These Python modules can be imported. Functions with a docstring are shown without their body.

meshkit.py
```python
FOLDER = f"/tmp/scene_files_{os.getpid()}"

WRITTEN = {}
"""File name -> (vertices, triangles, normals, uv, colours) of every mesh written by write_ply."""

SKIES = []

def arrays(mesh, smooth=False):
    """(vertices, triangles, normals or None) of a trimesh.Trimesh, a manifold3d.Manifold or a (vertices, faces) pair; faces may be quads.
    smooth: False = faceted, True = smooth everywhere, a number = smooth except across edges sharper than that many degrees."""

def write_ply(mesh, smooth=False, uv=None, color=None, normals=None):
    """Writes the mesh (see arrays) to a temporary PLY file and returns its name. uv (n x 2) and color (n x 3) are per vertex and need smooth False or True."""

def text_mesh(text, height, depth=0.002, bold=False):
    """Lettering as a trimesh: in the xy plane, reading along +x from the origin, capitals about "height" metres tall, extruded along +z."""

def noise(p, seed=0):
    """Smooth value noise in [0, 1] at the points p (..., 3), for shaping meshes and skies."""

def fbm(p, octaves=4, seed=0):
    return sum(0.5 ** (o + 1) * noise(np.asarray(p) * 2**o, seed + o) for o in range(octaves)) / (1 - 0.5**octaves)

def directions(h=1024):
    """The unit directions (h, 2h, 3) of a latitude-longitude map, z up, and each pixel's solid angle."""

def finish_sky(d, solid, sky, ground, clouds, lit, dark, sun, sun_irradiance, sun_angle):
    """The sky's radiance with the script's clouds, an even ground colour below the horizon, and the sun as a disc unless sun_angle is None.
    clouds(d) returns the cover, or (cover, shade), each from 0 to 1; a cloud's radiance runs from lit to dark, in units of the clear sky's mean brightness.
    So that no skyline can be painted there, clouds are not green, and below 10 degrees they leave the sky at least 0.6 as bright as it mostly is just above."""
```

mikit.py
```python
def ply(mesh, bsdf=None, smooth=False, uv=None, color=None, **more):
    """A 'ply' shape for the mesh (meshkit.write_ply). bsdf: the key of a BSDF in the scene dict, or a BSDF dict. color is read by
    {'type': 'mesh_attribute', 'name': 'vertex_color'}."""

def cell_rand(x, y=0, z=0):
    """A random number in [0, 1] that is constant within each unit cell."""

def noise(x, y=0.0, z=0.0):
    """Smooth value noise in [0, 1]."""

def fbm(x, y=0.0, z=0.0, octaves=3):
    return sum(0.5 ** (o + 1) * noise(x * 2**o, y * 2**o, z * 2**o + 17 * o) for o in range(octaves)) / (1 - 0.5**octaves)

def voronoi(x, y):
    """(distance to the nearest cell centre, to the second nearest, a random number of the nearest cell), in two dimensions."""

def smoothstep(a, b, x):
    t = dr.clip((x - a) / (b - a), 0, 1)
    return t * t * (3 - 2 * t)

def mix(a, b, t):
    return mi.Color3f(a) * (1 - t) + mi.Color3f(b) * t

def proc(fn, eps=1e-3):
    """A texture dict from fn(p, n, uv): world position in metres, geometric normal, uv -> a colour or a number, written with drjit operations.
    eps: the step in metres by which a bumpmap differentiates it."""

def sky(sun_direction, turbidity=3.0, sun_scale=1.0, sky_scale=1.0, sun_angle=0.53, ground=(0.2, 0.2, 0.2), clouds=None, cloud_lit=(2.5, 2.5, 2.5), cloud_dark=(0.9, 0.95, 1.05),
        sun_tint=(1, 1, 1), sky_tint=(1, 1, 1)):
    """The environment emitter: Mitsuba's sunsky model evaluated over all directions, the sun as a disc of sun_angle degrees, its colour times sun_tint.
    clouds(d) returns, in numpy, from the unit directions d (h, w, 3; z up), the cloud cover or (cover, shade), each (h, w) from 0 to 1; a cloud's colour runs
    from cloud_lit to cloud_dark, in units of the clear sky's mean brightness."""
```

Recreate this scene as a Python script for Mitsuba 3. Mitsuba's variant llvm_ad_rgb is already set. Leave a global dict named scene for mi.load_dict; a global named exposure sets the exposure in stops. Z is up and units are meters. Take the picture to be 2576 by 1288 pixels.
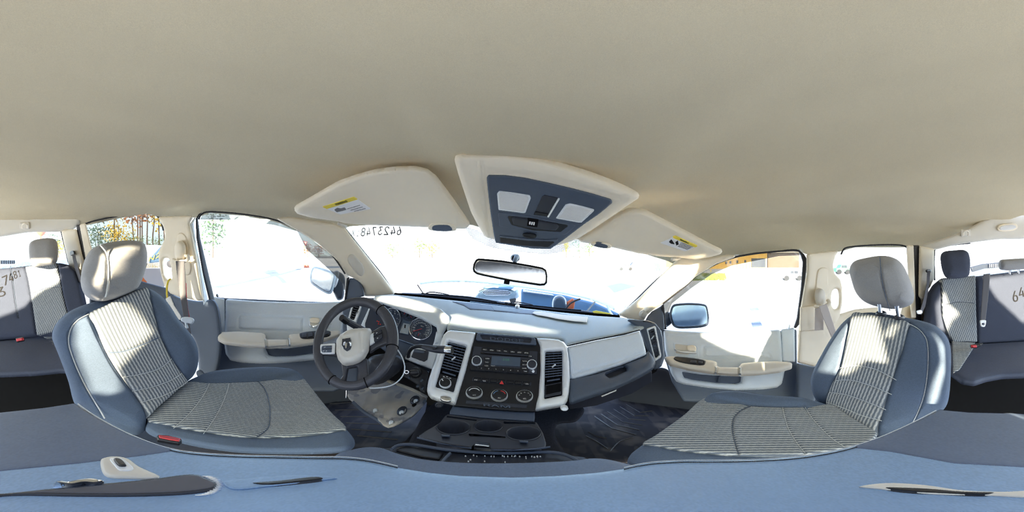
import math, random
import numpy as np, trimesh, shapely, mitsuba as mi, mikit, meshkit, drjit as dr
from shapely.geometry import Polygon, LineString, Point, MultiPoint
from scipy.spatial import Delaunay
from scipy.interpolate import RBFInterpolator, PchipInterpolator
random.seed(7); RNG = np.random.default_rng(7)
T = mi.ScalarTransform4f

# ---------------------------------------------------------------- camera, sky, sun, exposure
scene, labels = {}, {}
scene['camera'] = {'type': 'perspective', 'fov': 90.0, 'fov_axis': 'x', 'near_clip': 0.01, 'far_clip': 2000.0,
                   'to_world': T().look_at(origin=[0, 0, 0], target=[0, 1, 0], up=[0, 0, 1])}
SUN_EL, SUN_AZ = 11.5, -8.0          # low autumn sun, from behind the viewer and to the left
SUN = np.array([math.sin(math.radians(SUN_AZ)) * math.cos(math.radians(SUN_EL)), -math.cos(math.radians(SUN_AZ)) * math.cos(math.radians(SUN_EL)), math.sin(math.radians(SUN_EL))])
def haze(d):
    c = meshkit.fbm(np.stack([d[..., 0] / (d[..., 2] + 0.25) * 1.2, d[..., 1] / (d[..., 2] + 0.25) * 1.2, d[..., 2] * 0], -1), 4, 3)
    return np.clip(0.3 + 0.9 * (c - 0.45), 0.05, 0.7)
scene['sky'] = mikit.sky(SUN, turbidity=3.5, sun_scale=1.3, sky_scale=1.8, sun_angle=0.53, ground=(0.44, 0.42, 0.39),
                         clouds=haze, cloud_lit=(2.1, 2.1, 2.1), cloud_dark=(1.6, 1.65, 1.7), sky_tint=(.72, .95, 1.34), sun_tint=(1.0, 1.35, 2.3))
exposure = 4.55

# ---------------------------------------------------------------- helpers
F, U0, V0, S = 1288.0, 1288.0, 644.0, 1.2      # S: metres per unit of the plan below
A = lambda *x: np.array(x, float)
def P(u, v, Y):
    u, v, Y = np.broadcast_arrays(np.asarray(u, float), np.asarray(v, float), np.asarray(Y, float))
    return np.stack([(u - U0) / F * Y, Y, -(v - V0) / F * Y], -1) * S
def surf(*pts):
    """A smooth surface through given points of the place (three: a plane); returns its distance ahead in any direction."""
    p = np.array(pts, float); w = 1 / p[:, 2]
    if len(p) == 3:
        c = np.linalg.solve(np.c_[p[:, :2], np.ones(3)], w)
        return lambda u, v: 1 / np.maximum(c[0] * np.asarray(u, float) + c[1] * np.asarray(v, float) + c[2], 0.02)
    r = RBFInterpolator(p[:, :2] / 100, w, kernel='thin_plate_spline')
    def f(u, v):
        u, v = np.broadcast_arrays(np.asarray(u, float), np.asarray(v, float))
        return 1 / np.maximum(r(np.stack([u.ravel(), v.ravel()], 1) / 100), 0.02).reshape(u.shape)
    return f
def flat(Y): return lambda u, v: np.full(np.broadcast(np.asarray(u, float), np.asarray(v, float)).shape, float(Y))
RAY = False     # whether parts rise towards the viewer's side of the cabin (seat fronts) or along their surface's own normal
def level(z): return lambda u, v: -z * F / (np.maximum(np.asarray(v, float), V0 + 2) - V0) + 0 * np.asarray(u, float)
def near(s, d): return lambda u, v: s(u, v) - d
def scr(s, u, v): return P(u, v, s(u, v))
def normals(s, u, v):
    e = 1.0
    a, b = scr(s, u + e, v) - scr(s, u - e, v), scr(s, u, v + e) - scr(s, u, v - e)
    n = np.cross(a, b); n /= np.linalg.norm(n, axis=-1, keepdims=True) + 1e-12
    p = scr(s, u, v)
    return np.where((n * p).sum(-1, keepdims=True) > 0, -n, n)
def spline(pts, closed=True, n=10):
    p = np.array(pts, float); m = len(p)
    if m < 3: return p
    out = []
    for i in range(m if closed else m - 1):
        if closed: a, b, c, d = p[i - 1], p[i], p[(i + 1) % m], p[(i + 2) % m]
        else: a, b, c, d = p[max(i - 1, 0)], p[i], p[i + 1], p[min(i + 2, m - 1)]
        t0 = 0; t1 = t0 + max(np.linalg.norm(b - a), 1e-6) ** .5; t2 = t1 + max(np.linalg.norm(c - b), 1e-6) ** .5; t3 = t2 + max(np.linalg.norm(d - c), 1e-6) ** .5
        for t in np.linspace(t1, t2, n, endpoint=False):
            A1 = a + (b - a) * ((t - t0) / (t1 - t0)); A2 = b + (c - b) * ((t - t1) / (t2 - t1)); A3 = c + (d - c) * ((t - t2) / (t3 - t2))
            B1 = A1 + (A2 - A1) * ((t - t0) / (t2 - t0)); B2 = A2 + (A3 - A2) * ((t - t1) / (t3 - t1))
            out.append(B1 + (B2 - B1) * ((t - t1) / (t2 - t1)))
    if not closed: out.append(p[-1])
    return np.array(out)
def poly(pts, sp=True, rnd=4):
    if hasattr(pts, 'geom_type'): return pts if pts.geom_type == 'Polygon' else max(pts.geoms, key=lambda x: x.area)
    g = Polygon(spline(pts) if sp else pts)
    if not g.is_valid: g = g.buffer(0)
    if g.geom_type != 'Polygon': g = max(g.geoms, key=lambda x: x.area)
    if rnd and not sp:
        h = g.buffer(-rnd, join_style=2).buffer(rnd * 2).buffer(-rnd)
        if h.geom_type == 'Polygon' and h.area > .6 * g.area: g = h
    return g
def ell(u, v, rx, ry=None, n=40, rot=0):
    a = np.arange(n) * 2 * math.pi / n; ry = ry or rx; c, s_ = math.cos(rot), math.sin(rot)
    x, y = rx * np.cos(a), ry * np.sin(a)
    return Polygon(np.stack([u + c * x - s_ * y, v + s_ * x + c * y], 1))
def tri2d(g, res, r, lines=()):
    """points and triangles that fill the outline g, finer towards its rim"""
    pts = []
    def rim(h, step):
        for q in getattr(h, 'geoms', [h]):
            if q.is_empty or q.geom_type != 'Polygon': continue
            for ring in [q.exterior, *q.interiors]:
                m = max(int(ring.length / step), 6)
                keep = np.linspace(0, ring.length, m, endpoint=False)
                pts.append(np.array([ring.interpolate(x).coords[0] for x in keep]) if m < 40 else shapely.get_coordinates(shapely.line_interpolate_point(ring, keep)))
    step = min(res, max(1.2, g.length / 90))
    if r > 0: step = min(step, max(r * .4, 1.2))
    rim(g, step)
    if r > 0:
        for k in (.2, .5, 1.0): rim(g.buffer(-r * k), step)
    x0, y0, x1, y1 = g.bounds
    xs, ys = np.meshgrid(np.arange(x0 + res / 2, x1, res), np.arange(y0 + res / 2, y1, res * .87))
    xs[1::2] += res / 2
    q = np.stack([xs.ravel(), ys.ravel()], 1)
    inn = g.buffer(-max(r * 1.0, 0) - .55 * res)
    if not inn.is_empty and len(q): pts.append(q[shapely.contains_xy(inn, q[:, 0], q[:, 1])])
    for line, w in lines:
        ls = LineString(line); keep = np.arange(0, ls.length, max(w * .9, 1.8)); c = shapely.get_coordinates(shapely.line_interpolate_point(ls, keep))
        if len(c) < 2: continue
        tg = np.gradient(c, axis=0); tg /= np.linalg.norm(tg, axis=1, keepdims=True) + 1e-9; nn = np.stack([-tg[:, 1], tg[:, 0]], 1)
        near_ = shapely.distance(ls, shapely.points(pts[-1])) < 2.2 * w if len(pts) else None
        if near_ is not None and pts[-1] is not pts[0]: pts[-1] = pts[-1][~near_]
        ex = np.vstack([c + nn * o for o in (-2 * w, -w, 0, w, 2 * w)]); inn = g.buffer(-1.2)
        if not inn.is_empty: pts.insert(0, ex[shapely.contains_xy(inn, ex[:, 0], ex[:, 1])])
    p = np.unique(np.round(np.vstack(pts), 3), axis=0)
    t = Delaunay(p).simplices
    c = p[t].mean(1)
    d1, d2 = p[t[:, 1]] - p[t[:, 0]], p[t[:, 2]] - p[t[:, 0]]
    ar = d1[:, 0] * d2[:, 1] - d1[:, 1] * d2[:, 0]
    t = np.where(ar[:, None] < 0, t[:, ::-1], t)
    ok = shapely.contains_xy(g.buffer(.05), c[:, 0], c[:, 1]) & (np.abs(ar) > 1e-3)
    return p, t[ok]
def puff(pts, s, h=.01, r=10, t=.01, res=9, sp=True, rnd=4, holes=(), grooves=(), lift=0., bump=None, uv=None, back=None, ray=False):
    """A solid cushion/panel on the surface s: outline pts, rim rounded over r (plan pixels) to height h (m), thickness t behind; grooves: (line, width, depth)."""
    g = poly(pts, sp, rnd)
    for hole in holes: g = g.difference(poly(hole, False, 2))
    if g.geom_type != 'Polygon': g = max(g.geoms, key=lambda x: x.area)
    p, tr = tri2d(g, res, r if h else 0, [(l, w) for l, w, _ in grooves])
    u, v = p[:, 0], p[:, 1]
    B, N = scr(s, u, v), normals(s, u, v)
    d = shapely.distance(g.boundary, shapely.points(p))
    hh = np.zeros(len(p)) + lift
    if h:
        q = np.clip(d / max(r, 1e-6), 0, 1); hh += h * np.sqrt(np.clip(1 - (1 - q) ** 2, 0, 1))
    for line, w, dep in grooves:
        dd = shapely.distance(LineString(line), shapely.points(p)); hh -= dep * np.exp(-(dd / w) ** 2) * (d > .5)
    if bump is not None: hh += bump(u, v) * (d > .01)
    R = -B / np.linalg.norm(B, axis=1, keepdims=True)
    M = N
    ray = ray or RAY
    if ray: M = .25 * N + .75 * R; M /= np.linalg.norm(M, axis=1, keepdims=True)
    top = B + M * (hh * S)[:, None]
    bot = B + (R if ray else N) * ((lift - t) * S) if back is None else scr(back, u, v)
    n = len(p)
    ed = np.sort(np.vstack([tr[:, [0, 1]], tr[:, [1, 2]], tr[:, [2, 0]]]), 1)
    de = np.vstack([tr[:, [0, 1]], tr[:, [1, 2]], tr[:, [2, 0]]])
    _, inv, cnt = np.unique(ed[:, 0] * n + ed[:, 1], return_inverse=True, return_counts=True)
    e = de[cnt[inv] == 1]
    tr2 = tr
    side = np.vstack([np.stack([e[:, 0], e[:, 1], e[:, 1] + n], 1), np.stack([e[:, 0], e[:, 1] + n, e[:, 0] + n], 1)])
    # in the plan u runs right and v down, so counter-clockwise there faces away from the viewer
    f = np.vstack([tr2[:, ::-1] * 1, tr2 + n, side])
    f[:len(tr2)] = tr2; f[len(tr2):2 * len(tr2)] = tr2[:, ::-1] + n; f[2 * len(tr2):] = side[:, ::-1]
    V = np.vstack([top, bot])
    used = np.unique(f); mp = np.zeros(2 * n, int); mp[used] = np.arange(len(used))
    m = (V[used], mp[f])
    # orient outwards
    a = V[tr[:, 1]] - V[tr[:, 0]]; b = V[tr[:, 2]] - V[tr[:, 0]]
    if (np.cross(a, b) * N[tr[:, 0]]).sum() < 0: m = (m[0], m[1][:, ::-1])
    if uv is not None:
        Q = np.vstack([B, B])[used]; return (*m, np.stack([np.dot(Q, uv[0]), np.dot(Q, uv[1])], 1))
    return m
def tube3(pts, r, sides=10, closed=False, flat_=None):
    p = np.asarray(pts, float); n = len(p)
    tg = np.roll(p, -1, 0) - np.roll(p, 1, 0) if closed else np.gradient(p, axis=0)
    tg /= np.linalg.norm(tg, axis=1, keepdims=True) + 1e-12
    ref = np.array([0, 1.0, 0]) if np.abs(tg[:, 1]).mean() < .8 else np.array([0, 0, 1.0])
    a = np.cross(tg, ref); a /= np.linalg.norm(a, axis=1, keepdims=True) + 1e-12
    b = np.cross(tg, a); ang = np.arange(sides) * 2 * math.pi / sides
    r = np.broadcast_to(np.asarray(r, float), (n,))[:, None, None]
    k = 1.0 if flat_ is None else flat_
    V = (p[:, None] + r * (np.cos(ang)[None, :, None] * a[:, None] + k * np.sin(ang)[None, :, None] * b[:, None])).reshape(-1, 3)
    m = n if closed else n - 1
    i, j = np.meshgrid(np.arange(m), np.arange(sides), indexing='ij'); i2 = (i + 1) % n; j2 = (j + 1) % sides
    f = np.stack([i * sides + j, i * sides + j2, i2 * sides + j2, i2 * sides + j], -1).reshape(-1, 4)
    f = np.vstack([f[:, [0, 1, 2]], f[:, [0, 2, 3]]])
    if not closed:
        V = np.vstack([V, p[:1], p[-1:]]); c0, c1 = n * sides, n * sides + 1; jj = np.arange(sides); j2 = (jj + 1) % sides
        f = np.vstack([f, np.stack([jj * 0 + c0, j2, jj], 1), np.stack([jj * 0 + c1, (n - 1) * sides + jj, (n - 1) * sides + j2], 1)])
    m = trimesh.Trimesh(V, f, process=False)
    if m.volume < 0: f = f[:, ::-1]
    return V, f
def tube(pts, r, sp=True, n=8, sides=10, closed=False, flat_=None):
    """tube through (u, v, Y) points; r in plan pixels at that distance"""
    q = np.array(pts, float)
    rr = np.broadcast_to(np.asarray(r, float), (len(q),))
    q = np.c_[q, rr]
    if sp and len(q) > 2: q = spline(q, closed, n)
    return tube3(P(q[:, 0], q[:, 1], q[:, 2]), q[:, 3] * q[:, 2] / F * S, sides, closed, flat_)
def line_on(s, pts, r, lift=0., sp=True, sides=6, closed=False, ray=False):
    q = spline(pts, closed) if sp else np.array(pts, float)
    if not sp:
        q = np.vstack([np.linspace(a, b, max(int(np.hypot(*(b - a)) / 6), 1), endpoint=False) for a, b in zip(q[:-1], q[1:])] + [q[-1:]])
    p = scr(s, q[:, 0], q[:, 1]); N = normals(s, q[:, 0], q[:, 1])
    if ray or RAY: N = .25 * N - .75 * p / np.linalg.norm(p, axis=1, keepdims=True); N /= np.linalg.norm(N, axis=1, keepdims=True)
    return tube3(p + N * (lift * S), r * s(q[:, 0], q[:, 1]) / F * S, sides, closed)
def knob(u, v, s, prof, rx, ry=None, n=36, rot=0, upright=False):
    """a turned knob on the surface s: profile of (share of the radius, height in m) from the foot to the middle of its face"""
    ry = ry or rx; a = np.arange(n) * 2 * math.pi / n; rings = []
    c0, N0 = scr(s, A(u), A(v))[0], normals(s, A(u), A(v))[0]
    if RAY and not upright: N0 = .4 * N0 - .6 * c0 / np.linalg.norm(c0); N0 /= np.linalg.norm(N0)
    x, y = rx * np.cos(a), ry * np.sin(a); c, sn = math.cos(rot), math.sin(rot)
    uu, vv = u + c * x - sn * y, v + sn * x + c * y
    base = scr(s, uu, vv)
    for k, hgt in prof: rings.append(c0 + (base - c0) * k + N0 * hgt * S)
    m = len(rings); V = np.vstack(rings + [[rings[0].mean(0)], [rings[-1].mean(0)]])
    i, j = np.meshgrid(np.arange(m - 1), np.arange(n), indexing='ij'); j2 = (j + 1) % n
    f = np.stack([i * n + j, i * n + j2, (i + 1) * n + j2, (i + 1) * n + j], -1).reshape(-1, 4)
    f = np.vstack([f[:, [0, 1, 2]], f[:, [0, 2, 3]]]); jj = np.arange(n); j2 = (jj + 1) % n
    f = np.vstack([f, np.stack([jj * 0 + m * n, j2, jj], 1), np.stack([jj * 0 + m * n + 1, (m - 1) * n + jj, (m - 1) * n + j2], 1)])
    if trimesh.Trimesh(V, f, process=False).volume < 0: f = f[:, ::-1]
    return V, f
def text(txt, s, at, right, up, hgt=None, lift=.001, depth=.001, bold=False):
    """lettering on the surface s: at = start of the baseline, right/up = plan vectors of the whole text's width and of its capital height"""
    m = meshkit.text_mesh(txt, 1.0, 1.0, bold); V = np.array(m.vertices); w = V[:, 0].max()
    q = np.array(at, float) + np.outer(V[:, 0] / w, right) + np.outer(V[:, 1], up)
    B, N = scr(s, q[:, 0], q[:, 1]), normals(s, q[:, 0], q[:, 1])
    if RAY: N = .25 * N - .75 * B / np.linalg.norm(B, axis=1, keepdims=True); N /= np.linalg.norm(N, axis=1, keepdims=True)
    f = np.array(m.faces); V2 = B + N * ((lift + V[:, 2] * depth) * S)[:, None]
    if trimesh.Trimesh(V2, f, process=False).volume < 0: f = f[:, ::-1]
    return V2, f
def join(*ms):
    V, Fc, k = [], [], 0
    for m in ms:
        V.append(m[0]); Fc.append(np.asarray(m[1]) + k); k += len(m[0])
    return np.vstack(V), np.vstack(Fc)
def box3(lo, hi, ch=0.):
    lo, hi = np.minimum(lo, hi), np.maximum(lo, hi)
    if ch:
        c = []
        for i in range(3):
            d = np.full(3, ch); d[i] = 0
            c += [[x, y, z] for x in (lo[0] + d[0], hi[0] - d[0]) for y in (lo[1] + d[1], hi[1] - d[1]) for z in (lo[2] + d[2], hi[2] - d[2])]
        m = trimesh.convex.convex_hull(np.array(c))
    else: m = trimesh.creation.box(bounds=[lo, hi])
    return np.array(m.vertices), np.array(m.faces)
USED = {}
def key_for(name):
    n = USED.get(name, 0); USED[name] = n + 1
    return name if n == 0 else f'{name}_{n:03d}'
def put(name, mesh, mat, parent=None, label=None, cat=None, group=None, kind=None, smooth=35, pane=False):
    key = key_for(f'{parent}__{name}' if parent else name)
    if len(mesh) == 3: scene[key] = mikit.ply((mesh[0], mesh[1]), mat, True, uv=mesh[2])
    else: scene[key] = mikit.ply(mesh, mat, smooth)
    d = {k: x for k, x in (('label', label), ('category', cat), ('group', group), ('kind', kind)) if x}
    if d: labels[key] = d
    return key
def thing(name, label, cat, group=None, kind=None):
    key = key_for(name)
    labels[key] = {k: x for k, x in (('label', label), ('category', cat), ('group', group), ('kind', kind)) if x}
    return key
def scaled(k, v): return A(*k) + (np.array(v, float) - A(*k))

# ---------------------------------------------------------------- materials
def lin(r, g, b):
    c = np.array([r, g, b]) / 255.
    return [float(x) for x in np.where(c < .04045, c / 12.92, ((c + .055) / 1.055) ** 2.4)]
def prin(name, rgb, rough=.6, metal=0., spec=.4, **k):
    scene[name] = {'type': 'twosided', 'bsdf': {'type': 'principled', 'base_color': rgb if isinstance(rgb, dict) else {'type': 'rgb', 'value': lin(*rgb)}, 'roughness': rough, 'metallic': metal, 'specular': spec, **k}}
def grainy(rgb, f1, amp, f2=None, amp2=0.):
    c = lin(*rgb)
    def fn(p, n, uv):
        k = 1 + amp * (mikit.noise(p.x * f1, p.y * f1, p.z * f1) - .5) * 2
        if f2: k = k * (1 + amp2 * (mikit.fbm(p.x * f2, p.y * f2, p.z * f2, 2) - .5) * 2)
        return mi.Color3f(*c) * k
    return mikit.proc(fn)
def weave_fn(p, n, uv):
    # fine pale lines with darker dashes between them, woven along uv.x
    a = uv.y * (1 / .0138); row = dr.floor(a); w = dr.abs(a - row - .5) * 2
    b = uv.x * (1 / .022) + .5 * (row - 2 * dr.floor(row / 2)); dash = dr.abs(b - dr.floor(b) - .5) * 2
    k = mikit.smoothstep(.25, .8, w) * (.62 + .38 * mikit.smoothstep(.2, .7, dash))
    k = k * (.9 + .2 * mikit.noise(uv.x * 60, uv.y * 60))
    return mikit.mix(lin(104, 112, 122), lin(190, 192, 192), k)
def mat_fn(p, n, uv):
    k = mikit.fbm(p.x * 9, p.y * 9, p.z * 9, 3); s_ = mikit.smoothstep(.62, .8, mikit.noise(p.x * 40, p.y * 9, p.z * 9))
    return mikit.mix(lin(36, 37, 46), lin(78, 74, 74), dr.clip(.9 * mikit.smoothstep(.5, .85, k) + .25 * s_, 0, 1))
def dirty_fn(p, n, uv):
    k = mikit.smoothstep(.35, .7, mikit.fbm(p.x * 10, p.y * 10, p.z * 10, 3)); q = mikit.smoothstep(.64, .68, mikit.fbm(p.x * 24 + 5, p.y * 24, p.z * 24, 2))
    return mikit.mix(mikit.mix(lin(148, 150, 154), lin(182, 177, 168), k), lin(92, 96, 112), q * .55)
def pave_fn(p, n, uv):
    k = mikit.fbm(p.x * .25, p.y * .25, 0, 3); c = mikit.smoothstep(.48, .5, mikit.noise(p.x * .12, p.y * .8)) * mikit.smoothstep(.52, .5, mikit.noise(p.x * .12, p.y * .8))
    return mikit.mix(lin(176, 178, 180), lin(206, 206, 206), k) * (1 - .3 * c)
prin('headliner_cloth', grainy((198, 186, 160), 900, .10, 3., .05), .95, spec=.1)
prin('trim_beige', (238, 227, 206), .55)
prin('trim_shade', (214, 208, 196), .6)
prin('plastic_light', grainy((212, 221, 230), 700, .05), .5)
prin('plastic_slate', grainy((78, 89, 106), 600, .07), .5)
prin('plastic_dark', (50, 54, 64), .45)
prin('plastic_black', (26, 28, 34), .4)
prin('black_matt', (16, 16, 19), .8, spec=.1)
prin('silver_paint', (234, 238, 242), .32, .1)
prin('chrome', (225, 228, 232), .12, 1.)
prin('rubber', (34, 34, 40), .55)
prin('cloth_slate', grainy((92, 106, 126), 500, .12, 8, .05), .9, spec=.15, sheen=.3)
prin('cloth_rear', grainy((66, 72, 88), 500, .12, 8, .05), .9, spec=.15)
prin('vinyl_dark', grainy((62, 70, 90), 260, .08, 5, .06), .6, spec=.3)
prin('plastic_light_dimmed', grainy((164, 176, 184), 700, .05), .55)  # darker copy of the light plastic, shade put into the colour
prin('cloth_grey', grainy((150, 150, 152), 500, .10, 8, .05), .9, spec=.15, sheen=.3)
prin('cloth_weave', mikit.proc(weave_fn), .9, spec=.1)
prin('vinyl_skylit', grainy((132, 160, 192), 260, .08, 5, .06), .5, spec=.4)  # slate grey vinyl with blue skylight put into its colour
prin('vinyl_slate', grainy((96, 110, 134), 260, .08, 5, .06), .55, spec=.4)
prin('webbing', (92, 92, 98), .8)
prin('webbing_sunlit', (205, 196, 190), .8)  # pale copy of the webbing, sunlight put into its colour
prin('thread_light', (206, 208, 208), .8)
prin('ink_black', (20, 20, 23), .8)
prin('print_white', (236, 236, 236), .6)
prin('print_grey', (120, 120, 122), .7)
prin('paper_white', (240, 240, 238), .7)
prin('label_yellow', (236, 214, 84), .6)
prin('red_plastic', (206, 60, 66), .4)
prin('red_ink', (214, 60, 60), .5)
prin('lens_plastic', (222, 222, 222), .2, spec=.6, clearcoat=.6)
prin('wheel_leather', grainy((64, 66, 74), 400, .08), .38, spec=.5)
prin('pad_grey', (206, 204, 198), .5)
prin('screen_glass', (70, 86, 104), .12, spec=.7)
prin('gauge_face', (52, 60, 76), .35)
prin('mat_rubber', mikit.proc(mat_fn), .85, spec=.12)
prin('carpet_dark', grainy((40, 42, 50), 300, .2), 1., spec=.05)
prin('paint_hood', (188, 206, 214), .3, spec=.4)
prin('dirty_plastic', mikit.proc(dirty_fn), .8)
prin('paint_white', (228, 236, 242), .25, spec=.5, clearcoat=.5)
prin('paint_blue', (86, 122, 160), .3, spec=.5, clearcoat=.5)
prin('paint_grey', (150, 160, 168), .3, spec=.5, clearcoat=.5)
prin('pavement_stuff', mikit.proc(pave_fn), .9, spec=.1)
prin('paint_car', (104, 122, 136), .3, spec=.5, clearcoat=.5)
prin('dark_pavement', (96, 104, 118), .9, spec=.1)  # darker tone than the paving around it
prin('asphalt', (120, 122, 128), .9, spec=.1)
prin('grass_dry', (150, 140, 96), .95, spec=.05)
prin('steel_yellow', (214, 178, 96), .6)
prin('steel_white', (214, 222, 226), .6)
prin('bark', (88, 74, 64), .9)
prin('rust', (176, 92, 60), .8)
prin('orange_plastic', (240, 120, 40), .6)
prin('green_paint', (80, 150, 110), .6)
for nm, c in (('leaf_green', (96, 112, 58)), ('leaf_yellow', (190, 160, 66)), ('leaf_brown', (150, 104, 70)), ('leaf_dark', (62, 84, 56))):
    prin(nm, c, .8, spec=.1)
scene['glass_clear'] = {'type': 'thindielectric', 'int_ior': 1.5, 'specular_transmittance': {'type': 'rgb', 'value': [.95, .97, .97]}}
scene['glass_tint'] = {'type': 'thindielectric', 'int_ior': 1.5, 'specular_transmittance': {'type': 'rgb', 'value': [.5, .5, .51]}}
scene['glass_smoke'] = {'type': 'thindielectric', 'int_ior': 1.5, 'specular_transmittance': {'type': 'rgb', 'value': [.34, .33, .32]}}
scene['mirror_glass'] = {'type': 'twosided', 'bsdf': {'type': 'roughconductor', 'material': 'Ag', 'alpha': .015}}
scene['mirror_sky_reflection'] = {'type': 'twosided', 'bsdf': {'type': 'roughconductor', 'alpha': .02, 'specular_reflectance': {'type': 'rgb', 'value': [.62, .78, .92]}, 'material': 'Ag'}}  # blue of the reflected sky is put into the mirror colour
# ---------------------------------------------------------------- the setting: roof lining, pillars, doors, panes, floor
_w = PchipInterpolator([-1400, -600, 0, 300, 400, 480, 560, 640, 800], [(644 + 1400) / (F * .385), (644 + 600) / (F * .385), 644 / (F * .385), .712, .565, .478, .405, .385, .37])
def bulge(u, v):
    # the shallow trough that runs forward to the overhead console, with a fold on each side
    l = 1000 + (v - 200) * .62; r = 1800 - (v - 330) * 1.25
    k = 1 / (1 + np.exp(-(u - l) / 20)) * 1 / (1 + np.exp((u - r) / 34)) / (1 + np.exp(-(v - 230) / 60))
    return 1 + .06 * k
def ceil_s(u, v):
    u, v = np.broadcast_arrays(np.asarray(u, float), np.asarray(v, float))
    d = np.where(v > 420, (np.clip(np.abs(u - 1288) - 700, 0, 600) / 600) ** 2, 0) * 0
    dip = .03 * np.exp(-((u - 560) / 110) ** 2 - ((v - 470) / 45) ** 2) + .03 * np.exp(-((u - 2010) / 130) ** 2 - ((v - 560) / 45) ** 2)
    return 1 / (_w(v) * bulge(u, v) * (1 - dip) + d)
EDGE = [(-330, 640), (-4800, -300), (7400, -300), (2906, 600), (2576, 540), (2420, 592), (2330, 626), (2280, 622), (2150, 622), (2112, 634), (2030, 640), (2006, 632), (1960, 634), (1900, 640), (1850, 648), (1800, 666), (1740, 700),
        (1690, 660), (1600, 632), (1480, 604), (1400, 600), (1240, 584), (1190, 566), (1000, 562), (868, 570), (838, 645), (800, 612), (755, 585), (700, 560), (620, 543), (525, 535), (505, 545), (488, 548), (412, 552), (398, 545), (370, 538), (320, 545), (222, 566), (150, 580), (60, 560), (-100, 560)]
put('ceiling', join(puff(EDGE, ceil_s, .0, 0, .02, 18, sp=False, rnd=0), box3(A(-6.5, .3, .463), A(6.5, .68, .49)), box3(A(-6.5, .3, .466), A(-2.2, 3.2, .49))), 'headliner_cloth', kind='structure', label='warm grey cloth roof lining arching over the whole cabin', smooth=60)  # both boxes are added roof slabs, out of view, blocking stray sun

RAY = True
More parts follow.
